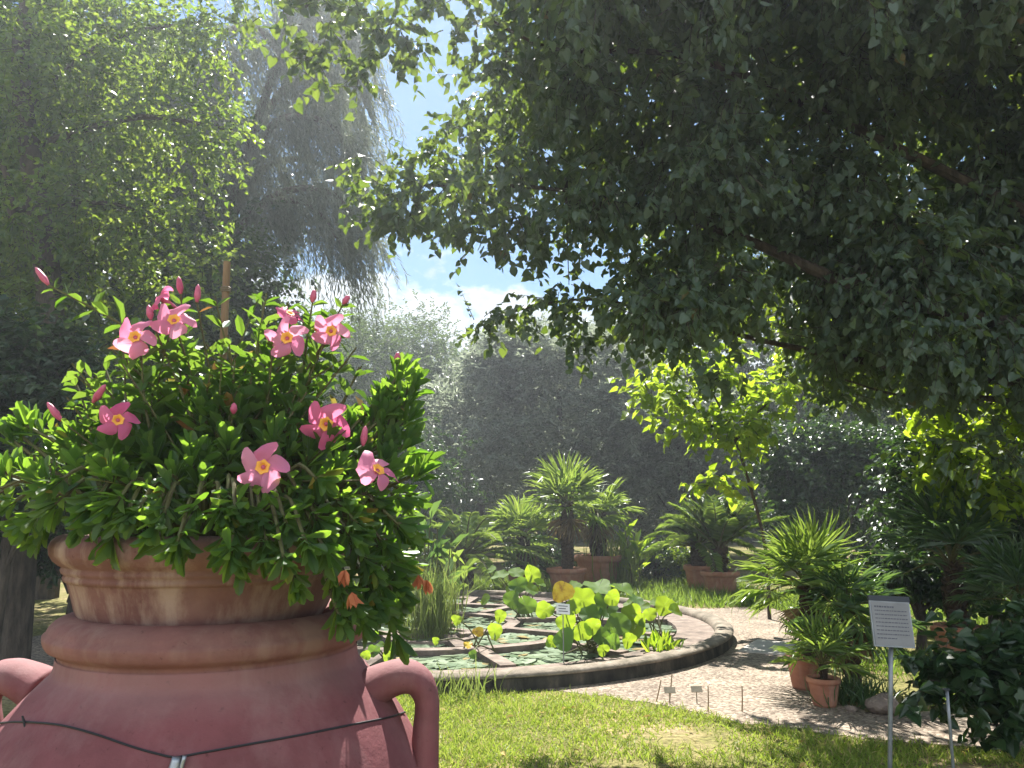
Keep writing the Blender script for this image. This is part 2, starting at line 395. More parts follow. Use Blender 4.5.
def gravel_mat():
    m, t, b = newmat('gravel')
    tcn = t.nodes.new('ShaderNodeTexCoord')
    vo = t.nodes.new('ShaderNodeTexVoronoi'); vo.inputs['Scale'].default_value = 42
    n1 = t.nodes.new('ShaderNodeTexNoise'); n1.inputs['Scale'].default_value = 1.3; n1.inputs['Detail'].default_value = 7
    for n in (vo, n1): t.links.new(tcn.outputs['Object'], n.inputs['Vector'])
    sx = t.nodes.new('ShaderNodeSeparateColor'); t.links.new(vo.outputs['Color'], sx.inputs[0])
    a = ramp(t, sx.outputs[0], [(0, (.15, .115, .09)), (.5, (.285, .235, .19)), (1, (.43, .365, .30))])
    c = ramp(t, n1.outputs[0], [(.35, (.72, .70, .68)), (.65, (1.08, 1.05, 1.0))])
    mm = t.nodes.new('ShaderNodeMixRGB'); mm.blend_type = 'MULTIPLY'; mm.inputs[0].default_value = 1
    t.links.new(a, mm.inputs[1]); t.links.new(c, mm.inputs[2]); t.links.new(mm.outputs[0], b.inputs['Base Color'])
    b.inputs['Roughness'].default_value = .95; b.inputs['Specular IOR Level'].default_value = .15
    bp = t.nodes.new('ShaderNodeBump'); bp.inputs['Distance'].default_value = .012; bp.inputs['Strength'].default_value = .8; bp.invert = True
    t.links.new(vo.outputs['Distance'], bp.inputs['Height']); t.links.new(bp.outputs[0], b.inputs['Normal'])
    return m
M['ground'] = ground_mat(); M['gravel'] = gravel_mat()

g = Geo()
g.add([(-900, -900, 0), (900, -900, 0), (900, 900, 0), (-900, 900, 0)], [np.array([(0, 1, 2, 3)])])
tag(g.build('ground', M['ground']), kind='structure')

# gravel path: in front of the pond, round its right side, and away to the right
near_edge = [(-5.5, 7.75), (-2.5, 7.5)] + [tuple(ground_at(x, y)[:2]) for x, y in ((440, 684), (520, 688), (600, 696), (680, 709), (740, 722), (820, 733), (900, 742), (1024, 750))] + [(7.5, 4.6), (12, 3.9)]
far_edge = [(12, 5.2), (7.6, 5.7)] + [tuple(ground_at(x, y)[:2]) for x, y in ((1010, 716), (940, 712), (880, 713), (850, 706), (830, 694), (822, 676), (815, 655), (808, 634), (790, 616), (760, 608))] + [(2.6, 13.9), (1.2, 15.4), (-1, 16.1), (-4, 15.6), (-6.2, 13)]
def wobble(pts, n, amp):
    p = smooth_path([(a, b, 0) for a, b in pts], n)
    p[:, :2] += rnd(n, 2, amp)
    return p[:, :2]
ne, fe = wobble(near_edge, 90, .022), wobble(far_edge, 90, .03)
poly = np.concatenate([ne, fe, [(-6.5, 9)]])
g = Geo(); g.add(np.column_stack([poly, np.full(len(poly), .004)]), [np.arange(len(poly))[None]])
tag(g.build('path', M['gravel']), kind='structure')
def inside(poly, p):
    x, y = p[:, 0], p[:, 1]; r = np.zeros(len(p), bool); j = len(poly) - 1
    for i in range(len(poly)):
        xi, yi = poly[i]; xj, yj = poly[j]
        c = ((yi > y) != (yj > y)) & (x < (xj - xi) * (y - yi) / (yj - yi + 1e-12) + xi)
        r ^= c; j = i
    return r

# pond: curb ring, ledge, water, dividing walls
pond = empty('pond_basin', (PC[0], PC[1], 0))
tag(pond, 'round stone lily pond basin with low curb and dividing walls beside the gravel path', 'pond')
g = Geo()
lathe(g, [(PR + .004, .118), (PR + .022, .122), (PR + .024, .140), (PR - .01, .160), (PR - .10, .168), (PR - .17, .16), (PR - .21, .130), (PR - .215, .09), (PR - .215, .008)], (0, 0, 0), 120)
g.build('coping', M['kerb'], pond, True)
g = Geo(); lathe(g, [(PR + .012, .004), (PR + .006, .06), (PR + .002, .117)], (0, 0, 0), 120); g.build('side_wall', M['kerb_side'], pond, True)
g = Geo(); lathe(g, [(PR - .218, .085), (PR - .70, .08), (PR - .705, .012)], (0, 0, 0), 120)
g.build('ledge', M['stone'], pond)
RI = PR - .70
def wall(r0, a0, r1, a1, w=.16, h=.10):
    p0 = np.array((r0 * math.cos(a0), r0 * math.sin(a0))); p1 = np.array((r1 * math.cos(a1), r1 * math.sin(a1)))
    d = p1 - p0; L = np.linalg.norm(d); d /= L; n = np.array((-d[1], d[0]))
    gg = Geo(); rot = np.array(((d[0], n[0], 0), (d[1], n[1], 0), (0, 0, 1)))
    box(gg, (*((p0 + p1) / 2), .008 + h / 2), (L, w, h), rot)
    return gg
ringsR = (1.15, 2.3)
for ri, rr in enumerate(ringsR):
    g = Geo(); hh = .098 + .004 * ri
    lathe(g, [(rr + .09, .008), (rr + .09, hh), (rr - .09, hh), (rr - .09, .008)], (0, 0, 0), 8 * (ri + 1) * 2)
    g.build('dividing_wall', M['stone'], pond)
for k in range(8):
    a = k * math.pi / 4 + .25
    wall(ringsR[0] + .092, a, ringsR[1] - .097, a).build('dividing_wall', M['stone'], pond)
for k in range(14):
    a = k * math.pi / 7 + .1
    wall(ringsR[1] + .095, a, RI - .004, a, .17, .094).build('dividing_wall', M['stone'], pond)
m, t, b = newmat('pond_water')
b.inputs['Base Color'].default_value = (.018, .026, .018, 1); b.inputs['Roughness'].default_value = .05; b.inputs['Specular IOR Level'].default_value = .6
nzt = t.nodes.new('ShaderNodeTexNoise'); nzt.inputs['Scale'].default_value = 5
bp = t.nodes.new('ShaderNodeBump'); bp.inputs['Strength'].default_value = .08; bp.inputs['Distance'].default_value = .02
t.links.new(nzt.outputs[0], bp.inputs['Height']); t.links.new(bp.outputs[0], b.inputs['Normal'])
g = Geo(); a = np.linspace(0, 2 * np.pi, 96, endpoint=False)
g.add(np.column_stack([PC[0] + (PR - .3) * np.cos(a), PC[1] + (PR - .3) * np.sin(a), np.full(96, .045)]), [np.arange(96)[None]])
tag(g.build('water', m), kind='structure')
# floating lily pads: small discs, uncountable
def disc_leaves(g, c, r, nrm, notch=.25, k=10, cup=0.0):
    c = np.asarray(c).reshape(-1, 3); n = len(c)
    nrm = unit(np.broadcast_to(nrm, (n, 3)).astype(float)); ref = unit(rnd(n))
    s = unit(np.cross(nrm, ref)); u = np.cross(nrm, s)
    a = np.linspace(notch, 2 * np.pi - notch, k)
    rr = np.broadcast_to(r, (n,))[:, None] * (1 + .10 * np.sin(a * 3 + rng.uniform(0, 6, (n, 1))) + .08 * np.sin(a * 2 + rng.uniform(0, 6, (n, 1))) + .035 * rng.normal(size=(n, k)))
    rim = c[:, None] + rr[..., None] * (np.cos(a)[None, :, None] * s[:, None] + np.sin(a)[None, :, None] * u[:, None]) \
        + (cup * rr * (1 + .8 * np.sin(a * 2 + rng.uniform(0, 6, (n, 1))) + .45 * np.sin(a * 5 + rng.uniform(0, 6, (n, 1)))))[..., None] * nrm[:, None]
    v = np.concatenate([c[:, None], rim], 1)
    f = np.array([(0, i, i + 1) for i in range(1, k)])
    g.add(v, [(f[None] + (np.arange(n) * (k + 1))[:, None, None]).reshape(-1, 3)])
g = Geo()
pp = rng.uniform(-RI, RI, (5200, 2)); rr = np.hypot(*pp.T)
ang = np.arctan2(pp[:, 1], pp[:, 0])
dr14 = np.abs((ang - .1 + math.pi / 14) % (math.pi / 7) - math.pi / 14) * rr
dr8 = np.abs((ang - .25 + math.pi / 8) % (math.pi / 4) - math.pi / 8) * rr
ok = (rr < RI - .1) & (np.abs(rr - 1.15) > .19) & (np.abs(rr - 2.3) > .2) & ~((rr > 2.3) & (dr14 < .18)) & ~((rr > 1.15) & (rr < 2.3) & (dr8 < .17))
ok &= (lump(np.column_stack([pp, np.zeros(len(pp))]), 1.6, 3) + rng.normal(0, .25, len(pp))) > -.25
pp = pp[ok]; n = len(pp)
disc_leaves(g, np.column_stack([pp + PC, .052 + rng.uniform(0, .016, n)]), rng.uniform(.05, .12, n), np.array((0, 0, 1)) + rnd(n, 3, .06), k=8)
tag(g.build('lily_pads', M['lily']), 'small pale lily pads floating between the pond walls', 'lily pads', kind='stuff')

# ------------------------------------------------------------------ jar, bowl, wire
JX, JY = -.6965, 1.886
JC = np.array((JX, JY, 0))
body_prof = [(.0, .0), (.26, .0), (.30, .05), (.40, .30), (.495, .60), (.535, .80), (.53, .92), (.502, 1.00), (.477, 1.07), (.434, 1.145), (.391, 1.199), (.351, 1.243), (.331, 1.266), (.326, 1.296)]
jp = smooth_path([(r, z, 0) for r, z in body_prof], 90)[:, :2]; jp[:, 0] = np.maximum(jp[:, 0], 0)
jar = empty('terracotta_jar', JC)
tag(jar, 'huge red terracotta oil jar with two ear handles in the left foreground', 'jar')
g = Geo(); lathe(g, jp, (0, 0, 0), 96); g.build('body', M['jar'], jar, True)
g = Geo(); a = np.linspace(-1.15 * np.pi, .6 * np.pi, 26)
tor = [(  .300 + .050 * math.cos(q) + (.005 if -.7 < q < .2 else 0), 1.341 + .042 * math.sin(q)) for q in np.linspace(-.34 * np.pi, 1.0 * np.pi, 30)]
lathe(g, [(.3275, 1.268), (.326, 1.285), (.3235, 1.297)] + tor + [(.256, 1.20)], (0, 0, 0), 96); g.build('rim', M['jar_rim'], jar, True)
def handle(pts_px):
    q = [np.array(at(x, y, JY)) - JC for x, y in pts_px]
    gg = Geo(); tube(gg, q, [.048, .042, .039, .033, .028, .030, .032, .036], 14, n=40)
    v = gg.v[0]; c = v[:, 1].mean(); v[:, 1] = c + (v[:, 1] - c) * 1.5          # strap handle: wider than it is thick
    return gg
HP = [(368, 690), (388, 680), (405, 676), (420, 683), (427, 702), (426, 725), (425, 752), (423, 790)]
handle(HP).build('handle', M['jar'], jar, True)
handle([(412 - x, y) for x, y in HP]).build('handle', M['jar'], jar, True)
def jar_hit(x, y, lift=.004):
    c = np.array((0, 0, CAM_H)); d = at(x, y, 1.0) - c
    for s in np.arange(.8, 2.2, .002):
        p = c + d * s - JC
        if math.hypot(p[0], p[1]) < np.interp(p[2], jp[30:, 1], jp[30:, 0]) + lift:
            return p
    return c + d * 1.8 - JC
g = Geo()
wp = [(-25, 726), (0, 723), (25, 722), (60, 725), (95, 734), (130, 746), (158, 754), (176, 757), (200, 753), (250, 744), (300, 735), (350, 725), (390, 717), (405, 712)]
pts = [jar_hit(x, y) + JC for x, y in wp]
w = empty('tie_wire', pts[7]); pts = [p - pts[7] for p in pts]
tube(g, pts, .0022, 6, n=90)
g.build('strand', M['wire'], w)
tag(w, 'thin dark wire sagging across the front of the big jar', 'wire')
g = Geo(); tube(g, [pts[2], pts[2] + np.array((-.004, -.004, .012)), pts[2] + np.array((.006, -.006, -.012))], .002, 5)
g.build('knot', M['wire'], w)
g = Geo()
c0 = np.array((0, -.006, -.028))
tube(g, [c0 + (0.004, 0, .03), c0 + (.0, -.004, 0), c0 + (-.008, -.006, -.04)], [.008, .011, .011], 10, n=8)
tube(g, [c0 + (.018, 0, .032), c0 + (.014, -.002, .012), c0 + (.008, -.004, -.02)], [.004, .004, .005], 8, n=6)
g.build('clip', M['clip'], w, True)

PZ = 1.346
BC = np.array((JX - .02, JY - .008, PZ))
bowl = empty('terracotta_bowl', BC)
tag(bowl, 'wide weathered terracotta bowl planter sitting in the mouth of the big jar', 'planter')
prof = [(0, -.05), (.235, -.05), (.262, .02), (.272, .035), (.279, .05), (.286, .075), (.297, .108), (.300, .112), (.304, .112), (.306, .120), (.303, .126), (.309, .129), (.312, .136), (.309, .142), (.316, .146),
        (.328, .156), (.336, .170), (.338, .184), (.334, .197), (.325, .207), (.312, .212), (.300, .206), (.295, .19), (.29, .17)]
g = Geo(); lathe(g, prof, (0, 0, 0), 96); g.build('body', M['pot'], bowl, True)
g = Geo(); a = np.linspace(0, 2 * np.pi, 40, endpoint=False)
g.add(np.column_stack([.292 * np.cos(a), .292 * np.sin(a), np.full(40, .178)]), [np.arange(40)[None]])
g.build('soil', M['soil'], bowl)
RIMZ = PZ + .21

# ------------------------------------------------------------------ planting in the bowl
def atj(x, y, Y): return at(x, y, Y + .205)
def whorl(gl, p, axis, n, L, Wd, spread=.62):
    """rosette of leaves at a shoot tip"""
    axis = unit(np.asarray(axis, float)); ref = unit(np.cross(axis, rnd(1)[0])); s2 = np.cross(axis, ref)
    a = np.arange(n) * 2.4 + rng.uniform(0, 6)
    f = np.linspace(1.25, .35, n) * spread                      # outer leaves lie flatter
    d = np.cos(f)[:, None] * axis + np.sin(f)[:, None] * (np.cos(a)[:, None] * ref + np.sin(a)[:, None] * s2) + rnd(n, 3, .1)
    base = p - axis * np.linspace(.028, 0, n)[:, None] * (L / .06)
    leaves(gl, base, d, axis + rnd(n, 3, .15), L * rng.uniform(.75, 1.15, n), Wd * rng.uniform(.8, 1.15, n), 'obov')
def shoot(gs, gl, p0, p1, bend, r=.004, nw=13, L=.062, Wd=.021, stemleaves=8, rise=.75):
    mid = (p0 + p1) / 2 + bend
    path = tube(gs, [p0, mid, p1], [r * 1.4, r], 5, n=9, cap=False)
    ax = unit(path[-1] - path[-3])
    whorl(gl, path[-1], ax + (0, 0, rise), nw, L, Wd)
    for i in range(stemleaves):
        k = rng.uniform(.55, .97); q = path[min(8, int(k * 8.99))]
        dd = ax * .5 + rnd(1)[0] * .8
        leaves(gl, q[None], dd[None], np.array((0, 0, 1.)) + rnd(1, 3, .3), L * rng.uniform(.7, 1), Wd, 'obov')

shrub = empty('leafy_shrub', (JX, JY, RIMZ))
tag(shrub, 'mound of oblong-leaved green shrub filling and spilling over the terracotta bowl on the jar', 'shrub')
gs, gl = Geo(), Geo()
org = np.array((JX, JY, RIMZ - .03))
# mound outline as seen: list of (pixel x, pixel y, Y) shoot tips
tips = []
for x, y, Y in [(12, 440, 1.62), (34, 425, 1.66), (22, 470, 1.52), (-15, 455, 1.7), (-20, 500, 1.6), (8, 505, 1.45), (40, 480, 1.42), (55, 505, 1.36), (30, 522, 1.40),
                (80, 470, 1.45), (95, 500, 1.34), (75, 440, 1.62), (85, 525, 1.33), (110, 450, 1.5), (130, 482, 1.36), (125, 515, 1.31), (150, 455, 1.5), (160, 500, 1.32), (155, 530, 1.28),
                (175, 475, 1.38), (195, 512, 1.29), (185, 540, 1.27), (205, 470, 1.42), (215, 425, 1.55), (238, 415, 1.55), (228, 448, 1.45), (228, 500, 1.31), (235, 532, 1.27), (240, 560, 1.25),
                (262, 520, 1.28), (262, 548, 1.25), (295, 582, 1.24), (285, 525, 1.30), (300, 495, 1.36), (290, 450, 1.5), (310, 455, 1.5), (318, 520, 1.32), (325, 550, 1.28), (345, 500, 1.40), (350, 535, 1.34),
                (350, 600, 1.33), (365, 560, 1.38), (385, 590, 1.42), (385, 545, 1.45), (375, 605, 1.40), (395, 595, 1.48), (340, 618, 1.31), (395, 570, 1.5), (362, 618, 1.36), (388, 612, 1.45),
                (375, 500, 1.5), (388, 470, 1.55), (400, 500, 1.6), (398, 530, 1.58), (385, 440, 1.6), (408, 420, 1.62), (400, 375, 1.6), (388, 395, 1.62), (405, 400, 1.64), (378, 415, 1.6), (405, 445, 1.58), (405, 470, 1.62),
                (402, 560, 1.6), (360, 455, 1.6), (350, 425, 1.66), (335, 470, 1.5), (300, 420, 1.64), (265, 400, 1.68), (180, 430, 1.64), (60, 455, 1.7), (100, 425, 1.74), (135, 430, 1.7), (160, 410, 1.75), (200, 400, 1.72), (245, 380, 1.74), (320, 390, 1.7)]:
    tips.append((atj(x, y, Y), True))
for i in range(100):                                             # inner and rear shoots
    a, e = rng.uniform(0, 2 * np.pi), rng.uniform(.0, 1.0)
    rad = rng.uniform(.55, 1.0)
    p = np.array((JX + .03, JY + .02, RIMZ + .0)) + np.array((math.cos(a) * math.cos(e) * .42, math.sin(a) * math.cos(e) * .36, math.sin(e) * .24)) * rad
    tips.append((p, False))
for p, main in tips:
    d = p - org
    b0 = org + np.array((d[0] * .35, d[1] * .35, 0)) * .8 + rnd(1, 3, .02)[0]
    hd = math.hypot(d[0], d[1])
    ov = hd > .34 and d[2] < .12
    if ov:                                                       # climbs over the bowl rim, then hangs
        b0 = org + np.array((d[0], d[1], 0)) / hd * .25
    if main:
        for j in range(2):
            jit = rnd(1, 3, .024)[0] * (j > 0)
            shoot(gs, gl, b0, p + jit, np.array((0, 0, .10 if ov else .02)), nw=int(rng.integers(11, 15)), L=rng.uniform(.05, .07), Wd=.0185, stemleaves=6, rise=.1 if ov else .8)
    else:
        shoot(gs, gl, b0, p, np.array((0, 0, .06)), nw=8, L=rng.uniform(.045, .06), Wd=.017, stemleaves=4)
gs.build('stems', M['stem'], shrub, loc=shrub.location); gl.build('foliage', M['leaf_shrub'], shrub, loc=shrub.location)
g = Geo()
for x, y, Y in ((346, 570, 1.27), (352, 592, 1.28), (418, 575, 1.5), (427, 580, 1.55)):
    p = atj(x, y, Y); k = 7
    g = Geo(); leaves(g, np.repeat(p[None], k, 0), np.array((0.1, -.2, -1)) + rnd(k, 3, .35), rnd(k), .032, .010, 'lance')
    g.build('withered_flower', M['withered'], shrub, loc=shrub.location)

vine = empty('flowering_vine', (JX, JY, RIMZ))
tag(vine, 'mandevilla vine with pink orange-throated flowers rising from the bowl on the jar', 'flowering plant')
gs, gl = Geo(), Geo()
vorg = np.array((JX + .01, JY, RIMZ - .03))
def vine_shoot(tip, bend, pairs=9, L=.075, Wd=.028, start=.35, r=.0035, o=None):
    o = vorg + rnd(1, 3, .05)[0] * (1, 1, 0) if o is None else o
    path = tube(gs, [o, (o + tip) / 2 + bend, tip], [r * 1.3, r * .6], 6, n=24, cap=False)
    tan = unit(np.gradient(path, axis=0))
    for k in np.linspace(start, .97, pairs):
        i = int(k * 23); p = path[i]; ax = tan[i]
        s = unit(np.cross(ax, rnd(1)[0])); sc = 1.1 - .55 * max(0, k - .6) / .4
        for sg in (-1, 1):
            d = ax * .55 + s * sg + np.array((0, 0, .15)) + rnd(1, 3, .15)[0]
            leaves(gl, p[None], d[None], (np.array((0, 0, 1.)) + ax * .3 + rnd(1, 3, .3)), L * sc * rng.uniform(.85, 1.15), Wd * sc, 'lance')
    return path
fl = [  # pixel x, y, Y, width in px, facing (x, y, z), deep?
    (135, 337, 1.50, 37, (.1, -1, .15), 0), (160, 298, 1.58, 30, (-.8, -.55, .5), 1), (174, 320, 1.52, 37, (.25, -1, .35), 0), (287, 338, 1.52, 38, (.05, -1, .1), 0),
    (290, 314, 1.57, 26, (.5, -.5, .8), 1), (331, 331, 1.56, 33, (.4, -1, -.05), 0), (118, 420, 1.44, 34, (.5, -.8, .1), 1), (326, 424, 1.46, 42, (.2, -1, -.1), 1),
    (263, 467, 1.33, 44, (.05, -1, .05), 0), (378, 470, 1.42, 40, (.6, -.55, .55), 0)]
for x, y, Y, wpx, fc, deep in fl:
    p = atj(x, y, Y); Rf = 1.2 * wpx / F_PX * Y / 2
    fc = unit(np.array(fc, float))
    vine_shoot(p - fc * .035, np.array((rng.uniform(-.05, .05), 0, .06)), pairs=7, start=.45)
    fo = empty('flower', p - np.array(vine.location)); fo.parent = vine
    g = Geo(); s = unit(np.cross(fc, (0.2, .1, 1))); u = np.cross(s, fc); a0 = rng.uniform(0, 6)
    nu, nvv = 6, 5
    for k in range(5):
        a = a0 + k * 2 * math.pi / 5
        d = math.cos(a) * s + math.sin(a) * u; e = -math.sin(a) * s + math.cos(a) * u
        V = []; wv = rng.uniform(.98, 1.25); cl = rng.uniform(.6, 1.8)
        for i in range(nu):
            tt = i / (nu - 1)
            wdt = Rf * (.17 + .62 * min(1, tt / .72) ** .9) * (1 if tt < .9 else .62) * wv
            for j in range(nvv):
                q = (j / (nvv - 1) - .5) * 2
                skew = .22 * tt * Rf + (q * .10 * Rf if tt > .8 else 0)
                V.append(d * Rf * (.16 + .86 * tt - .10 * q * q * tt + .10 * q * tt) + e * (q * wdt * .6 + skew) + fc * (Rf * (-.05 + .22 * math.sin(tt * 2.2) - .24 * cl * tt * tt + .16 * q * tt + .10 * math.sin(q * 3 + k) * tt + .04 * rng.normal())))
        I = np.arange(nu * nvv).reshape(nu, nvv)
        g.add(V, [np.stack([I[:-1, :-1], I[1:, :-1], I[1:, 1:], I[:-1, 1:]], -1).reshape(-1, 4)])
    g.build('petals', M['petal_deep' if deep else 'petal'], fo, True)
    g = Geo(); k = 12; aa = np.linspace(0, 2 * np.pi, k, endpoint=False); V = []
    for rr_, hh_ in ((.31, .03), (.22, .03), (.11, -.10), (.02, -.2)):
        V += [rr_ * Rf * (math.cos(q) * s + math.sin(q) * u) * (1 + .22 * (i % 2 - .4)) + fc * Rf * hh_ + fc * .002 for i, q in enumerate(aa)]
    I = np.arange(4 * k).reshape(4, k); J = np.roll(I, -1, 1)
    g.add(V, [np.stack([I[:-1], J[:-1], J[1:], I[1:]], -1).reshape(-1, 4)])
    g.build('throat', M['throat'], fo, True)
    g = Geo(); tube(g, [fc * 0, -fc * Rf * .5, -fc * .05], [.004, .008, .003], 8, n=8); g.build('tube', M['bud'], fo, True)
for x, y, Y, L, d, nst in [(38, 271, 1.6, .046, (-.75, 0, .9), 9), (103, 388, 1.45, .040, (.55, -.2, .7), 5), (50, 406, 1.5, .042, (-.6, -.1, .75), 5), (179, 280, 1.6, .036, (-.2, 0, 1), 5), (198, 288, 1.6, .036, (.0, 0, 1), 5),
                           (149, 308, 1.56, .03, (-.25, 0, 1), 4), (314, 292, 1.6, .026, (.1, 0, 1), 6), (348, 297, 1.62, .022, (.5, 0, .8), 6), (398, 354, 1.6, .02, (0.1, 0, 1), 4), (365, 430, 1.5, .036, (.1, 0, 1), 4), (234, 405, 1.5, .02, (0, 0, 1), 3)]:
    p = atj(x, y, Y); d = unit(np.array(d, float))
    o = atj(200, 380, 1.64) if x < 60 and y < 300 else None
    if x == 348 or x == 314: o = atj(300, 400, 1.66)
    if x == 398: o = atj(398, 450, 1.62)
    vine_shoot(p - d * L, d * (0, 0, .02), pairs=nst, start=.3, L=.06, Wd=.024, o=o)
    g = Geo(); tube(g, [p - d * L, p - d * L * .55, p, p + d * L * .25], [.003, .0085, .006, .001], 10, n=12)
    b_ = g.build('bud', M['bud'], vine, True, loc=vine.location)
for i in range(70):                                              # leafy runners without flowers
    x, y = rng.uniform(60, 400), rng.uniform(292, 430)
    lim = 275 + abs(x - 235) * .45
    if y < lim: y = lim + rng.uniform(0, 40)
    vine_shoot(atj(x, y, rng.uniform(1.5, 1.85)), rnd(1, 3, .04)[0], pairs=8, start=.4, L=.078, Wd=.029)
for x, y in ((222, 345), (235, 360), (212, 365), (228, 335), (205, 350), (240, 385), (218, 392)):
    vine_shoot(atj(x, y, 1.52), rnd(1, 3, .03)[0], pairs=8, start=.5, L=.075, Wd=.028)
gs.build('stems', M['stem'], vine, loc=vine.location); gl.build('foliage', M['leaf_vine'], vine, loc=vine.location)

stake = empty('plant_stake', atj(222, 420, 1.70))
tag(stake, 'brown wooden stake tied with string among the pink flowers', 'stake')
p0, p1 = np.array((.0, 0, -.24)), atj(227, 262, 1.70) - atj(222, 420, 1.70)
g = Geo(); tube(g, [p0, p0 * .4 + p1 * .6, p1], [.010, .010, .009], 9, n=8); g.build('cane', M['wood'], stake)
g = Geo(); q = p0 * .12 + p1 * .88
for k in range(3): lathe(g, [(.0112, -.003 + .005 * k), (.0135, -.001 + .005 * k), (.0112, .001 + .005 * k)], q, 12)
g.build('string', M['label_tan'], stake)

# ------------------------------------------------------------------ trees
def sprays(gl, gw, C, rad, n, leaf, wid, tpl, per=9, tl=.4, droop=.35, jit=1.0, shell=.5, hole=.0, freq=1.2, twig=.006, seed=0, up=.8, keep=None):
    """n leafy twigs through an ellipsoid crown lobe"""
    C, rad = np.asarray(C, float), np.asarray(rad, float)
    d = unit(rnd(n)); r = rng.uniform(0, 1, n) ** shell
    p = C + d * r[:, None] * rad
    ok = lump(p, freq, seed) + rng.normal(0, .18, n) > hole
    if keep is not None: ok &= keep(p)
    p, d = p[ok], d[ok]; n = len(p)
    if n == 0: return
    td = unit(d * .8 + rnd(n, 3, .55) + np.array((0, 0, -droop)))
    ln = tl * rng.uniform(.6, 1.3, n)
    if gw is not None:
        e = p + td * ln[:, None]; m_ = (p + e) / 2 + np.array((0, 0, .06)) * ln[:, None]
        s = unit(np.cross(td, rnd(n))) * twig; u = np.cross(td, s)
        V = np.stack([p + s, p - s * .5 + u * .87, p - s * .5 - u * .87, e], 1)
        f = np.array([(0, 1, 3), (1, 2, 3), (2, 0, 3)])
        gw.add(V, [(f[None] + (np.arange(n) * 4)[:, None, None]).reshape(-1, 3)])
    k = np.linspace(.1, 1, per)[None] + rng.normal(0, .03, (n, per))
    sgn = np.where(np.arange(per) % 2, 1, -1)[None, :, None]
    side = unit(np.cross(td, np.array((0, 0, 1.)) + rnd(n, 3, .3)))
    q = p[:, None] + td[:, None] * (k * ln[:, None])[..., None]
    ax = td[:, None] * .6 + side[:, None] * sgn + np.array((0, 0, -droop)) + rng.normal(0, .35 * jit, (n, per, 3))
    nr = np.array((0, 0, up)) + rng.normal(0, .5 * jit, (n, per, 3))
    q, ax, nr = q.reshape(-1, 3), ax.reshape(-1, 3), nr.reshape(-1, 3)
    sz = rng.uniform(.65, 1.15, len(q))
    leaves(gl, q, ax, nr, leaf * sz, wid * sz, tpl)

def tree(name, label, cat, base, trunk, limbs, lobes, mat, leaf, wid, tpl, bark='bark', r0=.18, group=None, dens=1.0, **kw):
    base = np.asarray(base, float)
    o = empty(name, base); tag(o, label, cat, group)
    gw, gl = Geo(), Geo()
    tube(gw, trunk, [r0, r0 * .8, r0 * .35], 12, n=24)
    for lp, lr in limbs: tube(gw, lp, [lr, lr * .3], 8, n=14)
    for i, (C, rad, n) in enumerate(lobes):
        k2 = dict(kw); sprays(gl, gw, C, rad, int(n * dens), leaf, wid, tpl, seed=i * 1.7, **k2)
    gw.build('trunk', M[bark], o, loc=base); gl.build('crown', M[mat], o, loc=base)
    return o

# big linden: trunk beyond the right edge, canopy over the lawn reaching left
LB = np.array((6.4, 6.3, 0))
def inpoly(poly, x, y):
    return inside(np.array(poly, float), np.array([[x, y]]))[0]
canopy = [(520, -260), (515, 30), (490, 95), (440, 155), (405, 172), (388, 195), (412, 210), (460, 216), (520, 224), (600, 228), (640, 250), (640, 308), (690, 325), (735, 335), (800, 325), (850, 365), (905, 375), (960, 352),
          (1080, 395), (1250, 410), (1350, -260)]
gw, gl = Geo(), Geo()
o = empty('linden_tree', LB)
tag(o, 'large dark linden with heart-shaped leaves whose canopy fills the upper right', 'tree')
tube(gw, [LB, LB + (-.1, .1, 1.6), LB + (-.3, .2, 3.4), LB + (-.4, .3, 6.5), LB + (-.5, .2, 9)], [.30, .25, .2, .08], 14, n=30)
for pts_, r in [([(LB + (-.25, .2, 2.9)), at(900, 300, 6.6), at(720, 230, 6.8), at(560, 190, 7.0), at(420, 185, 7.1)], .075), ([(LB + (-.3, .2, 3.4)), at(900, 150, 6.5), at(700, 60, 6.3), at(560, 50, 6.2), at(490, 20, 6.2)], .06),
                ([(LB + (-.35, .25, 4.8)), at(850, -40, 6.4), at(600, -90, 6.2), at(420, -60, 6.0), at(300, 10, 6.0)], .07), ([(LB + (-.25, .2, 2.5)), at(920, 370, 7.2), at(760, 340, 7.4), at(600, 300, 7.5), at(490, 316, 7.5)], .05),
                ([at(566, 170, 6.9), at(567, 230, 6.9), at(569, 285, 6.9)], .018), ([(LB + (-.25, .2, 2.2)), at(1000, 400, 6.8), at(900, 395, 7.0), at(845, 380, 7.1)], .04)]:
    tube(gw, pts_, [r, r * .75, r * .3, r * .2], 8, n=26)
cnt = 0
while cnt < 860:
    x, y = rng.uniform(350, 1350), rng.uniform(-260, 430)
    if not inpoly(canopy, x, y): continue
    edge = x < 640 and y > 100
    Y = rng.uniform(6.1, 8.9)
    if y < 0: Y = rng.uniform(4.8, 7.6)
    C = at(x, y, Y)
    if C[1] > 5.95 + C[2] / 1.43: continue
    rad = np.array((.42, .42, .26)) * rng.uniform(.7, 1.15) * (.62 if edge else 1)
    sprays(gl, gw, C, rad, 27 if not edge else 16, .092, .082, 'heart', per=8, tl=.42, droop=.8, jit=.75, shell=.6, hole=-.5, freq=1.4, twig=.005)
    cnt += 1
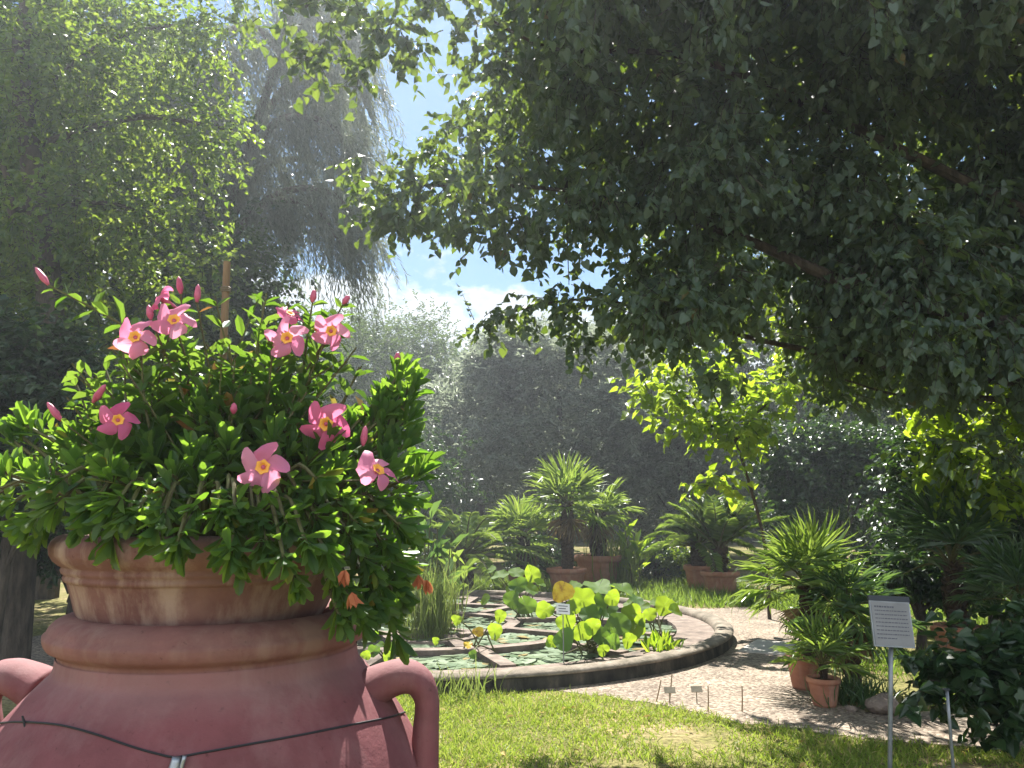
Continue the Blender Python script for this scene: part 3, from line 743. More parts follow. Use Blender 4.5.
for x, y, Y, s, n in [(285, 8, 6.0, .25, 10), (320, 22, 6.0, .22, 9), (352, 12, 6.0, .22, 9), (385, 25, 6.0, .25, 12), (410, -5, 6.0, .2, 8), (450, -10, 6.0, .22, 12), (300, -30, 6, .3, 14), (360, -30, 6, .3, 14), (430, -20, 6.1, .2, 9),
                      (465, 125, 6.5, .12, 6), (440, 145, 6.8, .10, 5), (372, 190, 7.1, .14, 7), (365, 160, 7.0, .12, 4),
                      (378, 200, 7.1, .16, 9), (392, 222, 7.1, .15, 9), (366, 172, 7.1, .12, 6), (400, 160, 7.0, .14, 7), (340, 45, 6.2, .12, 7), (310, 60, 6.2, .10, 5), (400, 20, 6.2, .14, 8), (490, 60, 6.4, .16, 10), (480, 22, 6.3, .12, 9), (455, 33, 6.3, .10, 7), (420, 46, 6.3, .09, 7), (388, 55, 6.3, .09, 7), (358, 72, 6.3, .08, 6), (325, 80, 6.3, .08, 5), (415, 200, 7.1, .22, 16), (455, 215, 7.1, .24, 18), (495, 230, 7.1, .24, 18), (430, 180, 7.1, .2, 14), (540, 245, 7.1, .24, 16), (400, 210, 7.1, .18, 12), (480, 320, 7.5, .10, 6), (500, 315, 7.5, .13, 8), (530, 312, 7.5, .15, 9), (560, 300, 7.4, .2, 12), (555, 285, 7.4, .15, 9), (590, 310, 7.4, .25, 15), (575, 335, 7.4, .18, 9),
                      (735, 375, 7.2, .2, 9), (840, 400, 7.1, .2, 9), (1010, 440, 6.8, .3, 18), (980, 455, 6.8, .2, 9), (835, 362, 10.3, .6, 50), (875, 372, 10.1, .6, 50), (915, 365, 10.3, .6, 50), (950, 380, 10.1, .6, 50), (860, 345, 10.7, .6, 50), (905, 340, 10.8, .6, 50), (990, 370, 10.2, .6, 40)]:  # the last, deeper lobes are added to shade the dark fan palm
    sprays(gl, gw, at(x, y, Y), (s * 1.3, s, s * .7), n, .095, .085, 'heart', per=7, tl=.3, droop=.5, hole=-.8, twig=.005)
gw.build('trunk', M['bark'], o, loc=LB); gl.build('crown', M['leaf_linden'], o, loc=LB)

# lit lime-green young tree beyond the canopy, in front of the ivy
LT = np.array((4.0, 12.4, 0))
lobes = [(at(x, y, Y), np.array(r) * s, n) for x, y, Y, r, s, n in [(665, 392, 11.4, (1, .8, .7), .42, 34), (700, 365, 11.5, (1, .8, .7), .40, 30), (722, 352, 11.5, (1, 1, 1), .25, 14), (735, 425, 11.5, (1, .8, .8), .40, 32), (755, 400, 11.6, (1, 1, 1), .3, 18),
         (735, 440, 11.6, (1, .8, .7), .25, 16), (710, 400, 11.7, (1, 1, .8), .4, 20), (716, 478, 11.6, (.4, .4, 1), .30, 16), (790, 385, 11.6, (1, .8, .8), .3, 16), (650, 375, 11.3, (1, .8, .5), .3, 12), (690, 420, 11.6, (1, .8, .6), .3, 12)]]
tree('lime_green_tree', 'small tree with glowing yellow-green leaves under the dark linden branches', 'tree', LT, [LT, LT + (-.02, 0, 1.2), at(735, 440, 11.8), at(700, 370, 11.6)],
     [([at(728, 450, 11.7), at(690, 400, 11.6), at(650, 380, 11.4)], .03), ([at(728, 450, 11.7), at(760, 410, 11.6), at(790, 385, 11.6)], .03)], lobes, 'leaf_lime', .15, .13, 'heart', r0=.03, per=7, tl=.42, droop=.4, hole=-.4)
# drooping lit branches on the far right
RT = np.array((7.6, 9.9, 0))
lobes = [(at(x, y, 8.4 + dy), np.array((1, .8, .7)) * s * .88, int(n * 1.2)) for x, y, dy, s, n in [(930, 405, 0, .22, 12), (955, 440, 0, .28, 20), (935, 455, .1, .22, 14), (960, 470, 0, .25, 16), (990, 490, 0, .28, 18), (1010, 492, .1, .3, 16), (905, 462, .1, .15, 6), (975, 420, 0, .25, 10),
         (1015, 400, 0, .3, 14), (1000, 350, .1, .4, 22), (1060, 420, 0, .6, 45), (1090, 330, 0, .8, 60), (920, 370, .2, .2, 8), (1040, 480, .1, .4, 20)]]
lobes += [(at(x, y, Y), np.array((1, .9, .55)) * .75, 80) for x, y, Y in [(830, 335, 10.6), (870, 320, 10.9), (910, 330, 10.4), (950, 310, 10.8), (860, 290, 11.2), (920, 285, 11.3)]]  # hidden lobes added to keep the sun off the dark fan palm
lobes += [(at(x, y, Y), np.array((1, .9, .6)) * .8, 60) for x, y, Y in [(900, 300, 10.6), (960, 270, 11.2), (1020, 280, 10.6), (1080, 250, 11), (930, 220, 11.6), (1000, 200, 11.2), (1060, 180, 11.6), (880, 340, 10.4), (980, 330, 10.6), (1110, 320, 10.6)]]
tree('overhanging_tree', 'tree at the right edge with drooping sunlit yellow-green branch tips', 'tree', RT, [RT, RT + (-.1, 0, 2), RT + (-.3, -.1, 4.2), RT + (-.4, 0, 5.5)],
     [([RT + (-.2, 0, 3), at(1010, 400, 8.6), at(940, 420, 8.4)], .035), ([RT + (-.2, 0, 2.6), at(1030, 470, 8.6), at(975, 485, 8.4)], .03)], lobes, 'leaf_lime', .12, .105, 'heart', r0=.12, per=7, tl=.36, droop=.5, hole=-.5)

# left tree with small yellow-green leaves
BT = np.array((-5.35, 8.6, 0))
lobes = []
for x, y, Y, s, n in [(30, 40, 9, 1.0, 150), (110, 20, 9.4, .9, 140), (190, 40, 9.6, .75, 110), (-40, 120, 9, 1.0, 110), (60, 130, 9.2, .9, 130), (140, 110, 9.4, .8, 120), (205, 120, 9.6, .5, 60), (195, 175, 9.4, .55, 75), (225, 150, 9.5, .35, 30), (120, 210, 9.3, .7, 90),
                      (30, 220, 9.2, .9, 100), (180, 235, 9.4, .5, 60), (205, 260, 9.5, .35, 30), (70, 280, 9.4, .7, 70), (160, 290, 9.6, .45, 45), (-30, 300, 9.2, .8, 70), (190, 305, 9.7, .4, 30), (20, 330, 9.6, .6, 40), (120, 330, 9.8, .5, 35), (-90, 30, 9, 1.2, 90), (60, -80, 9.5, 1.1, 90), (160, -50, 9.8, .9, 60), (240, 15, 9.8, .45, 40), (255, -30, 9.8, .5, 40)]:
    lobes.append((at(x, y, Y), np.array((1, .9, .75)) * s, n))
for x, y, Y in [(-60, 0, 11.4), (10, 10, 11.6), (75, -20, 11.8), (-20, 70, 11.2), (50, 80, 11.6), (95, 50, 12), (-90, 90, 11.2), (0, 140, 11), (70, 150, 11.2), (-50, 180, 10.8), (110, -60, 12), (110, 130, 11.8), (60, 210, 11), (110, 220, 11.4), (0, 250, 10.8), (-80, -60, 11.6), (40, -70, 12), (130, 40, 12.2)]:
    lobes.append((at(x, y, Y), (.95, .8, .6), 260))
for x, y, Y in [(20, 120, 8.6), (80, 190, 8.8), (15, 220, 8.5), (90, 260, 9), (-10, 300, 8.8), (50, 330, 9), (60, 60, 8.7)]:
    lobes.append((at(x, y, Y), (.6, .5, .45), 60))
tree('broadleaf_tree', 'tall airy tree with small yellow-green leaves at the upper left', 'tree', BT, [BT, BT + (-.1, .1, 2), BT + (-.15, .3, 4), at(20, 60, 9.3), at(50, -60, 9.4)],
     [([at(22, 150, 9.2), at(130, 118, 9.3), at(200, 124, 9.4), at(232, 130, 9.5)], .05), ([at(15, 210, 9.1), at(120, 205, 9.2), at(190, 250, 9.4)], .04), ([at(22, 110, 9.2), at(110, 40, 9.3), at(210, 20, 9.7)], .05), ([at(14, 230, 9), at(0, 160, 9), at(-60, 100, 9)], .05)],
     lobes, 'leaf_birch', .085, .065, 'heart', r0=.19, per=8, tl=.4, droop=.4, hole=-.35, freq=1.6, dens=1.35)

# weeping conifer
WT = np.array((-4.6, 15.5, 0))
o = empty('weeping_conifer', WT); tag(o, 'grey-green weeping conifer with long hanging strands left of the sky gap', 'tree')
gw, gl = Geo(), Geo()
wtp = tube(gw, [WT, WT + (-.1, 0, 3), at(225, 255, 15.5), at(245, 160, 15.5), at(280, 50, 15.5), at(290, -20, 15.5)], [.22, .19, .14, .08, .03], 12, n=30)
lim = [[at(222, 262, 15.5), at(250, 215, 15.3), at(290, 190, 15.1), at(335, 195, 15.0), at(362, 235, 15)], [at(240, 170, 15.5), at(280, 120, 15.2), at(330, 125, 15), at(355, 170, 14.9)], [at(270, 80, 15.5), at(300, 45, 15.3), at(340, 55, 15.1), at(358, 100, 15)],
       [at(240, 170, 15.5), at(215, 120, 15), at(190, 110, 14.6), at(170, 150, 14.4)], [at(280, 50, 15.5), at(250, 25, 15.2), at(220, 40, 15), at(205, 80, 15)], [at(255, 130, 15.5), at(290, 85, 15.9), at(330, 90, 16.3), at(350, 130, 16.5)],
       [at(232, 215, 15.5), at(270, 165, 15.9), at(320, 165, 16.3), at(350, 215, 16.4)], [at(228, 235, 15.5), at(265, 205, 15.2), at(310, 205, 14.9), at(345, 250, 14.8)], [at(285, 20, 15.5), at(305, 0, 15.3), at(335, 5, 15.2), at(350, 45, 15.1)]]
starts = []
for l in lim:
    p = tube(gw, l, [.10, .07, .02], 8, n=30); starts.append(p[6:])
starts = np.concatenate(starts + [wtp[15:]] * 2)
n = 2050
i = rng.integers(0, len(starts), n); p = starts[i] + rnd(n, 3, .22) + np.array((.05, 0, -.05))
d = unit(np.column_stack([rng.normal(.28, .22, n), rng.normal(-.05, .22, n), rng.uniform(-.5, .35, n)]))
L = rng.uniform(.9, 2.2, n) * np.where(p[:, 2] > 6, .8, 1.0)
K = 15; tt = np.linspace(.05, 1, K)
q = p[:, None] + d[:, None] * (L[:, None] * tt * .45)[..., None] + np.array((0, 0, -1.)) * ((L[:, None] * .75) * tt ** 1.6)[..., None]
tg = unit(np.gradient(q, axis=1))
ax = tg[:, :, None] + rng.normal(0, .3, (n, K, 2, 3)); qq = np.repeat(q[:, :, None], 2, 2)
leaves(gl, qq.reshape(-1, 3), ax.reshape(-1, 3), rnd(n * K * 2), .20, .022, 'diamond')
gw.build('trunk', M['bark_grey'], o, loc=WT); gl.build('crown', M['needle'], o, loc=WT)

# shrubs and trees behind
def bush(name, label, cat, px, Y, halfw, top, bot, depth, n, mat, leaf, wid, tpl='diamond', base_x=None, group=None, lobes_n=14, hole=-.25, ls=(.34, .5), **kw):
    """crown between two pixel heights at distance Y built from many lobes round a trunk"""
    c = at(px, (top + bot) / 2, Y); t_, b_ = at(px, top, Y)[2], max(.15, at(px, bot, Y)[2])
    hw = halfw / F_PX * Y; hh = (t_ - b_) / 2; cz = (t_ + b_) / 2
    base = np.array((c[0] if base_x is None else base_x, Y, 0))
    lb = [((c[0], Y, cz), (hw * .8, depth * .75, hh * .8), n // 4)]
    for i in range(lobes_n):
        a = rng.uniform(0, 2 * math.pi); e = rng.uniform(-.5, 1.3) if i % 3 else 1.0
        k = .62 if ls[1] > .4 else rng.uniform(.66, .86)
        C = (c[0] + math.cos(a) * math.cos(e) * hw * k, Y + math.sin(a) * math.cos(e) * depth * k, cz + math.sin(e) * hh * k)
        s = rng.uniform(*ls); 
        lb.append((C, (hw * s, depth * s, hh * s), int(n * .75 / lobes_n)))
    tr_ = [base, base * (1, 1, 0) + (.05, 0, cz * .5), np.array((c[0], Y, cz + hh * .5))]
    lim_ = [([np.array((base[0], Y, cz * rng.uniform(.3, .8))), np.array(C)], .03) for C, _, _ in lb[1:7]]
    return tree(name, label, cat, base, tr_, lim_, lb, mat, leaf, wid, tpl, r0=max(.06, hh * .05), group=group, hole=hole, **kw)

bush('olive_green_shrub', 'broad grey-green dome-shaped shrub behind the potted palms', 'shrub', 560, 26.5, 155, 330, 600, 5.2, 11000, 'leaf_olive', .21, .075, 'lance', per=10, tl=.45, droop=-.1, shell=.45, hole=-.3, freq=2.0, lobes_n=80, ls=(.14, .26))
bush('grey_leaved_bush', 'grey-leaved bush to the right of the big dome shrub', 'shrub', 680, 25.5, 85, 392, 600, 3.6, 5600, 'leaf_olive', .19, .07, 'lance', per=10, tl=.42, droop=-.1, shell=.45, hole=-.3, freq=2.0, lobes_n=40, ls=(.18, .30))
bush('round_tree', 'round dull-green tree behind the dome shrub, below the clouds', 'tree', 395, 32, 95, 298, 585, 4.5, 5500, 'leaf_far', .15, .06, 'lance', per=10, tl=.45, droop=0, shell=.45, hole=-.1, freq=1.2, lobes_n=18)
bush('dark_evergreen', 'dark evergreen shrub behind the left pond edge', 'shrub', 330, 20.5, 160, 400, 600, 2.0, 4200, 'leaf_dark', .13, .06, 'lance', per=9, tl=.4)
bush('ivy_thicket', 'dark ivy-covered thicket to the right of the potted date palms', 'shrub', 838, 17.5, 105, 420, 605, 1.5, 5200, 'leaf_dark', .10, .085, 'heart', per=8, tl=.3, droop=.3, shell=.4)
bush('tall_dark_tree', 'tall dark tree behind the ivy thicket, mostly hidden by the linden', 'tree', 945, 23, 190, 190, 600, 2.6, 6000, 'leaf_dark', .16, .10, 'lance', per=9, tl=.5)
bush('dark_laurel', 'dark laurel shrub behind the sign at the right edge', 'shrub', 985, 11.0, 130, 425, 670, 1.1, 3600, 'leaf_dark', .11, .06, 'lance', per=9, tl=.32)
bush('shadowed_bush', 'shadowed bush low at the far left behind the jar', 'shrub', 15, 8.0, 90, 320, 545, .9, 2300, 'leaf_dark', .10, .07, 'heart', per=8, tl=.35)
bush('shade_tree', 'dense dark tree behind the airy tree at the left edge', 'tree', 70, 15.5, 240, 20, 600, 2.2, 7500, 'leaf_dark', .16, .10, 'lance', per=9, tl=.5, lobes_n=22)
bush('leafy_tree', 'mid-green leafy tree behind the pink flowers', 'tree', 215, 13.2, 110, 225, 610, 1.3, 3600, 'leaf_far', .10, .075, 'heart', per=8, tl=.38, lobes_n=18)
for i, (x, Y, hw_, tp, lab) in enumerate([(-160, 30, 190, 60, 'distant tree past the left edge of the garden'), (120, 32, 170, 110, 'tall distant tree behind the shade tree on the left'), (330, 36, 110, 312, 'low distant tree behind the weeping conifer'), (480, 38, 110, 338, 'distant treetop showing at the bottom of the sky gap'),
                                     (640, 34, 130, 325, 'distant tree behind the dome shrub on its right'), (800, 32, 150, 200, 'distant tree behind the tall dark tree'), (1000, 28, 190, 140, 'distant tree behind the laurel at the right'), (1200, 26, 190, 120, 'distant tree past the right edge of the garden')]):
    bush('background_tree', lab, 'tree', x, Y, hw_, tp, 575, 3.2, 3200, 'leaf_far', .24, .14, 'lance', per=8, tl=.7, group='trees beyond the garden')

# the wood that closes the view far behind everything
gl = Geo(); n = 60000
a = rng.uniform(-1.5, 1.5, n); rr = rng.uniform(46, 60, n)
x = rr * np.sin(a); y = rr * np.cos(a)
top = 8.2 + 1.6 * np.sin(a * 23) + 1.2 * np.sin(a * 51 + 1) + 7 * np.clip(np.abs(a + .06) - .22, 0, .4)
z = top * rng.uniform(0, 1, n) ** .8
leaves(gl, np.column_stack([x, y, z]), rnd(n), rnd(n), 1.0, .6, 'lance')
tag(gl.build('far_wood', M['leaf_far']), 'dark wood closing the view far behind the garden', 'wood', kind='stuff')

# ------------------------------------------------------------------ palms, pots
def pot(name, label, c, r, h, mat='pot2', square=False, group=None, cat='pot'):
    o = empty(name, c); tag(o, label, cat, group)
    g = Geo(); prof = [(0, .005), (r * .68, .005), (r * .72, h * .1), (r * .90, h * .78), (r * .91, h * .80), (r * 1.0, h * .82), (r * 1.02, h * .9), (r * 1.0, h * .985), (r * .96, h), (r * .88, h), (r * .86, h * .93), (r * .85, h * .8)]
    lathe(g, prof, (0, 0, 0), 40); g.build('body', M[mat], o, True)
    g = Geo(); a = np.linspace(0, 2 * np.pi, 24, endpoint=False)
    g.add(np.column_stack([r * .862 * np.cos(a), r * .862 * np.sin(a), np.full(24, h * .88)]), [np.arange(24)[None]]); g.build('soil', M['soil'], o)
    return o
def fan(gl, gw, base, d, plen, rad, segs=24, spread=2.0, droop=.3, w=.03):
    d = unit(np.asarray(d, float)); up = np.array((0, 0, 1.)) if abs(d[2]) < .9 else np.array((0, -1., .2))
    s = unit(np.cross(d, up)); nr = np.cross(s, d)
    hub = base + d * plen + np.array((0, 0, -droop * .25 * plen))
    tube(gw, [base, base + d * plen * .5 + nr * plen * .05, hub], [.012 * rad / .4, .006 * rad / .4], 5, n=7, cap=False)
    nr2 = unit(nr * .8 + d * -.35 + np.array((0, 0, .2)))
    a = np.linspace(-spread, spread, segs) + rng.normal(0, .03, segs)
    fold = np.cos(a)[:, None] * d + np.sin(a)[:, None] * s + nr * (.22 * np.abs(np.sin(a)))[:, None] + np.array((0, 0, -droop * .55))
    L = rad * (.72 + .28 * np.cos(a * .75)) * rng.uniform(.9, 1.08, segs)
    leaves(gl, np.repeat(hub[None], segs, 0), fold + rnd(segs, 3, .05), nr + rnd(segs, 3, .2), L, w * rng.uniform(.8, 1.1, segs), 'seg')
def fan_palm(name, label, base, trunk_h, r_tr, n, plen, rad, mat, group=None, emin=-.5, emax=1.45, w=.03, dry=0, segs=24, lean=(0, 0), droop=.3):
    o = empty(name, base); tag(o, label, 'palm', group)
    base = np.asarray(base, float)
    top = base + (lean[0], lean[1], trunk_h)
    g = Geo()
    k = 30; p = smooth_path([base - (0, 0, .02), (base + top) / 2 + (.01, 0, 0), top], k)
    tube(g, p, [r_tr * 1.15 if i % 2 else r_tr * .92 for i in range(k)], 12)
    m_ = int(trunk_h / .035) * 9                                   # old leaf bases
    zz = rng.uniform(.05, 1, m_); aa = rng.uniform(0, 2 * np.pi, m_)
    c = base + (top - base) * zz[:, None]; out = np.column_stack([np.cos(aa), np.sin(aa), np.zeros(m_)])
    leaves(g, c + out * r_tr * .9, out * .5 + (0, 0, 1), out, r_tr * .8, r_tr * .45, 'strap')
    g.build('trunk', M['palm_bark'], o, loc=base)
    gl, gw = Geo(), Geo()
    for i in range(n):
        e = emin + (emax - emin) * ((i + .5) / n) ** .8; a = i * 2.39996 + rng.uniform(-.25, .25)
        d = np.array((math.cos(a) * math.cos(e), math.sin(a) * math.cos(e), math.sin(e)))
        k = rng.uniform(.85, 1.12)
        fan(gl, gw, top, d, plen * k, rad * k, segs, 1.9, droop * (1.3 - .7 * max(0, e)), w)
    gw.build('petioles', M['stem'], o, loc=base); gl.build('crown', M[mat], o, loc=base)
    if dry:
        gl, gw = Geo(), Geo()
        for i in range(dry):
            a = rng.uniform(0, 6.3); d = (math.cos(a) * .6, math.sin(a) * .6, -.8)
            fan(gl, gw, top - (0, 0, .05), d, plen * .5, rad * .75, 16, 1.4, .6, w)
        gl.build('dry_fronds', M['palm_dry'], o, loc=base)
    return o
def feather(gl, gw, base, d, L, arch, pairs, ll, lw, vee=.5):
    d = unit(np.asarray(d, float)); h = unit(np.array((d[0], d[1], 1e-4)))
    t_ = np.linspace(0, 1, 12)
    p = base + d * (L * t_)[:, None] + np.array((0, 0, -1)) * (arch * L * t_ ** 2.2)[:, None]
    tube(gw, p, [.014 * L, .004 * L], 5, cap=False)
    k = np.linspace(.16, 1, pairs); q = np.stack([np.interp(k, t_, p[:, j]) for j in range(3)], 1)
    tan = unit(np.stack([np.interp(k, t_, np.gradient(p[:, j])) for j in range(3)], 1)); s = unit(np.cross(tan, (0, 0, 1.))); up = np.cross(s, tan)
    ln = ll * (np.sin(np.clip(k * 1.05, 0, 1) * math.pi * .86) * .75 + .3)
    for sg in (-1, 1):
        ax = tan * .75 + s * sg + up * vee * .6 + np.array((0, 0, -.18)) + rnd(pairs, 3, .07)
        leaves(gl, q, ax, up + rnd(pairs, 3, .2), ln, lw, 'lance')
def feather_palm(name, label, base, trunk_h, r_tr, n, L, mat='palm_leaf', group=None, emin=.0, emax=1.4, arch=.45, pairs=30, ll=.3, lw=.018, heads=None):
    o = empty(name, base); tag(o, label, 'palm', group); base = np.asarray(base, float); top = base + (0, 0, trunk_h)
    g = Geo(); tube(g, smooth_path([base - (0, 0, .02), (base + top) / 2, top], 16), [r_tr * 1.1 if i % 2 else r_tr * .9 for i in range(16)], 12)
    m_ = 90; zz = rng.uniform(.05, 1, m_); aa = rng.uniform(0, 2 * np.pi, m_); out = np.column_stack([np.cos(aa), np.sin(aa), np.zeros(m_)])
    leaves(g, base + (top - base) * zz[:, None] + out * r_tr * .9, out * .5 + (0, 0, 1), out, r_tr * .8, r_tr * .45, 'strap')
    g.build('trunk', M['palm_bark'], o, loc=base)
    gl, gw = Geo(), Geo()
    for i in range(n):
        e = emin + (emax - emin) * ((i + .5) / n) ** .9; a = i * 2.39996 + rng.uniform(-.25, .25)
        k = rng.uniform(.85, 1.12) * (.75 + .25 * math.cos(e))
        feather(gl, gw, top, (math.cos(a) * math.cos(e), math.sin(a) * math.cos(e), math.sin(e)), L * k, arch, pairs, ll, lw)
    gw.build('petioles', M['stem'], o, loc=base); gl.build('crown', M[mat], o, loc=base)
    return o
GP = 'terracotta pots of palms'
# far row behind the pond
def base_at(x, Y): return np.array(((x - 512) / F_PX * Y * 1.0, Y, 0.0))
def px_x(x, Y): return at(x, 600, Y)[0]
A = np.array((px_x(567, 16.4), 16.4, 0)); B = np.array((px_x(599, 17.6), 17.6, 0))
pot('terracotta_pot', 'round terracotta pot under the foremost fan palm behind the pond', A, .42, .52, group=GP)
fan_palm('fan_palm', 'tall sunlit fan palm in the pot directly behind the yellow lotus leaf', A + (.02, 0, .45), 1.35, .115, 16, .46, .74, 'palm_leaf', w=.042, emin=-.45, dry=3)
pot('terracotta_pot', 'larger terracotta tub just behind and right of the foremost palm pot', B, .53, .72, group=GP)
fan_palm('fan_palm', 'second fan palm with thick trunk in the larger tub, partly hidden', B + (0, 0, .63), 1.0, .16, 14, .44, .66, 'palm_leaf', w=.045, emin=-.5, emax=1.0, dry=4)
C_ = np.array((px_x(721, 15.8), 15.8, 0)); D_ = np.array((px_x(701, 16.8), 16.8, 0))
pot('terracotta_pot', 'terracotta pot at the right end of the grass strip by the path', C_, .38, .50, group=GP)
feather_palm('date_palm', 'feathery young date palm in the pot at the right end of the grass strip', C_ + (0, 0, .43), .50, .15, 30, 1.6, 'palm_leaf', emin=.62, emax=1.5, arch=.22, pairs=46, ll=.26, lw=.013)
pot('terracotta_pot', 'terracotta pot half hidden behind the pot at the right end of the grass strip', D_, .34, .55, group=GP)
feather_palm('date_palm', 'wide arching date palm in the half hidden pot, fronds reaching left', D_ + (-.02, 0, .48), .45, .14, 22, 1.6, 'palm_leaf', emin=.05, emax=1.3, arch=.45, pairs=46, ll=.28, lw=.013)
E_ = np.array((px_x(462, 15.9), 16.6, 0)); F_ = np.array((px_x(523, 17.2), 17.2, 0))
feather_palm('cycad', 'arching feather-leaved cycad left of the fan palms behind the pond', E_, .7, .17, 26, 2.2, 'palm_leaf', emin=.1, emax=1.35, arch=.42, pairs=52, ll=.24, lw=.013)
fan_palm('fan_palm', 'bushy fan palm with pale drooping leaves left of the tall fan palm', F_ + (0, 0, .36), .75, .13, 18, .46, .6, 'palm_leaf', w=.045, emin=-.7, emax=1.3, dry=2)
pot('terracotta_pot', 'shaded terracotta pot under the bushy fan palm left of the tall one', F_, .36, .42, group=GP)
# banana-like plant with yellow leaves, reeds and low hedge between the pots
def strap_plant(name, label, cat, base, stems, mat, leaf, wid, h, nleaf, tilt=.5, mat2=None, n2=0):
    o = empty(name, base); tag(o, label, cat); base = np.asarray(base, float)
    gl, gw = Geo(), Geo(); g2 = Geo()
    for k in range(stems):
        b_ = base + rnd(1, 3, .12 if stems > 1 else 0)[0] * (1, 1, 0); hh = h * rng.uniform(.75, 1.1)
        top = b_ + np.array((rng.normal(0, .08), rng.normal(0, .08), hh)); p = tube(gw, [b_, (b_ + top) / 2, top], [.016, .007], 6, n=8, cap=False)
        for j in range(nleaf):
            q = p[2 + int(5.9 * j / nleaf)]; a = j * 2.4 + k
            d = np.array((math.cos(a) * tilt, math.sin(a) * tilt, 1.0 - .5 * (1 - j / nleaf)))
            leaves(g2 if j >= nleaf - n2 else gl, q[None], d[None], np.array((math.cos(a), math.sin(a), .6))[None] * -1, leaf * rng.uniform(.8, 1.15), wid, 'lance' if wid > .06 else 'strap')
    gw.build('stems', M['stem'], o, loc=base); gl.build('foliage', M[mat], o, loc=base)
    if g2.f: g2.build('young_leaves', M[mat2], o, loc=base)
    return o
strap_plant('canna_plant', 'canna with bright yellow-green upright leaves right of the larger tub', 'plant', np.array((px_x(632, 17.3), 17.3, 0)), 4, 'leaf_lime', .55, .15, 1.2, 5, .55, 'lotus', 2)
def tuft(name, label, cat, base, n, h, spread, mat, w=.012, lean=.25, tpl='strap', z=0):
    o = empty(name, base); tag(o, label, cat); base = np.asarray(base, float)
    g = Geo(); p = base + rnd(n, 3, spread) * (1, 1, 0)
    leaves(g, p, np.array((0, 0, 1.)) + rnd(n, 3, lean) * (1, 1, .2) , rnd(n) * (1, 1, .2), h * rng.uniform(.55, 1.1, n), w, tpl)
    g.build('blades', M[mat], o, loc=base)
    return o
tuft('reed_clump', 'upright yellow-green reed clump between the larger tub and the canna', 'plant', np.array((px_x(618, 17.4), 17.6, 0)), 260, 1.35, .22, 'reed', .025, .16)
for i, (x, Y, hw_, tp, lab) in enumerate([(915, 9.6, 60, 560, 'low dark shrub close behind the sign plate'), (655, 18.3, 40, 545, 'low dark hedge plant right of the canna'), (690, 18.0, 35, 548, 'low hedge plant behind the two date palm pots'), (545, 18.6, 45, 540, 'low hedge plant behind the tall fan palm'), (430, 17.6, 60, 545, 'low hedge plant behind the cycad'), (75, 10.2, 70, 470, 'low dark shrub behind the left side of the bowl'), (-10, 9.8, 70, 500, 'low dark shrub past the left handle of the jar')]):
    bush('low_shrub', lab, 'shrub', x, Y, hw_, tp, 600, .5, 420, 'leaf_dark' if i != 2 else 'leaf_birch', .10, .06, 'lance', per=8, tl=.22, lobes_n=7)

# near palm group by the path on the right
P1 = ground_at(825, 706); P2 = ground_at(815, 694) + (0, .22, 0)
pot('terracotta_pot', 'small terracotta pot nearest the path, under the fan palm cluster by the sign', P1, .137, .235, group=GP)
fan_palm('fan_palm', 'small fan palm sprouting from the pot nearest the path', P1 + (0, 0, .2), .14, .03, 14, .22, .29, 'palm_leaf', w=.017, emin=-.1, emax=1.3, segs=20, droop=.45)
pot('terracotta_pot', 'terracotta pot just behind the small pot nearest the path', P2, .17, .30, group=GP)
fan_palm('fan_palm', 'big many-leaved fan palm with narrow upright leaves left of the sign', P2 + (.06, 0, .26), .66, .06, 23, .31, .45, 'palm_leaf', w=.020, emin=-.5, emax=1.5, segs=22, droop=.45, dry=3)
P3 = ground_at(868, 700) + (0, .3, 0)
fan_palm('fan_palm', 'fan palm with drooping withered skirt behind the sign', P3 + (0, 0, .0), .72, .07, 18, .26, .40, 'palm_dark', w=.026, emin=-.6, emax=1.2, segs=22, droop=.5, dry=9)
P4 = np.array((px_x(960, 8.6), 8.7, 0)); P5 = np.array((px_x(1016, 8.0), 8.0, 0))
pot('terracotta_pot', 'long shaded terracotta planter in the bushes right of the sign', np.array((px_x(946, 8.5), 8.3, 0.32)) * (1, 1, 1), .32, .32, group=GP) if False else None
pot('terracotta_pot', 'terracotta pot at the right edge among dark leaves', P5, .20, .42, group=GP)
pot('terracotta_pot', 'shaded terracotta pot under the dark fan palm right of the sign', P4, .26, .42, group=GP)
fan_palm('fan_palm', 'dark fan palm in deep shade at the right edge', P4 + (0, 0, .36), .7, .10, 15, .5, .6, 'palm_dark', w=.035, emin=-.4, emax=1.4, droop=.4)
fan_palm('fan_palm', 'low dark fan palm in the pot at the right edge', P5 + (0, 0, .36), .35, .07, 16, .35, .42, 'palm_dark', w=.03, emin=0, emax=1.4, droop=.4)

# ------------------------------------------------------------------ pond plants
def lotus(label, base_px, leaves_px, group='lotus plants in the pond'):
    """leaves_px: (x, y, Y, radius, normal, material)"""
    x, y, Y = base_px; base = np.array((px_x(x, Y), Y, .045))
    o = empty('lotus_plant', base); tag(o, label, 'water plant', group)
    gs = Geo()
    for lx, ly, lY, r, nr, mat in leaves_px:
        c = at(lx, ly, lY); r = r * .70
        if mat == 'lotus' and nr[1] < -.6: nr = (nr[0], nr[1], nr[2] * .2)
        nr = unit(np.array(nr, float))
        tube(gs, [base + rnd(1, 3, .10)[0] * (1, 1, 0), (base + c) / 2 + (rng.normal(0, .03), 0, .08), c - nr * .01], [.010, .007], 6, n=10, cap=False)
        g = Geo(); disc_leaves(g, c[None], r, nr, notch=.02, k=26, cup=.16)
        g.build('leaf', M[mat], o, smooth=True, loc=base)
    gs.build('stems', M['stem'], o, loc=base)
    return o
sun_f, back = (.05, -.75, .6), (0, .6, .8)
L_ = lambda x, y, Y, r, n, m='lotus': (x, y, Y, r, n, m)
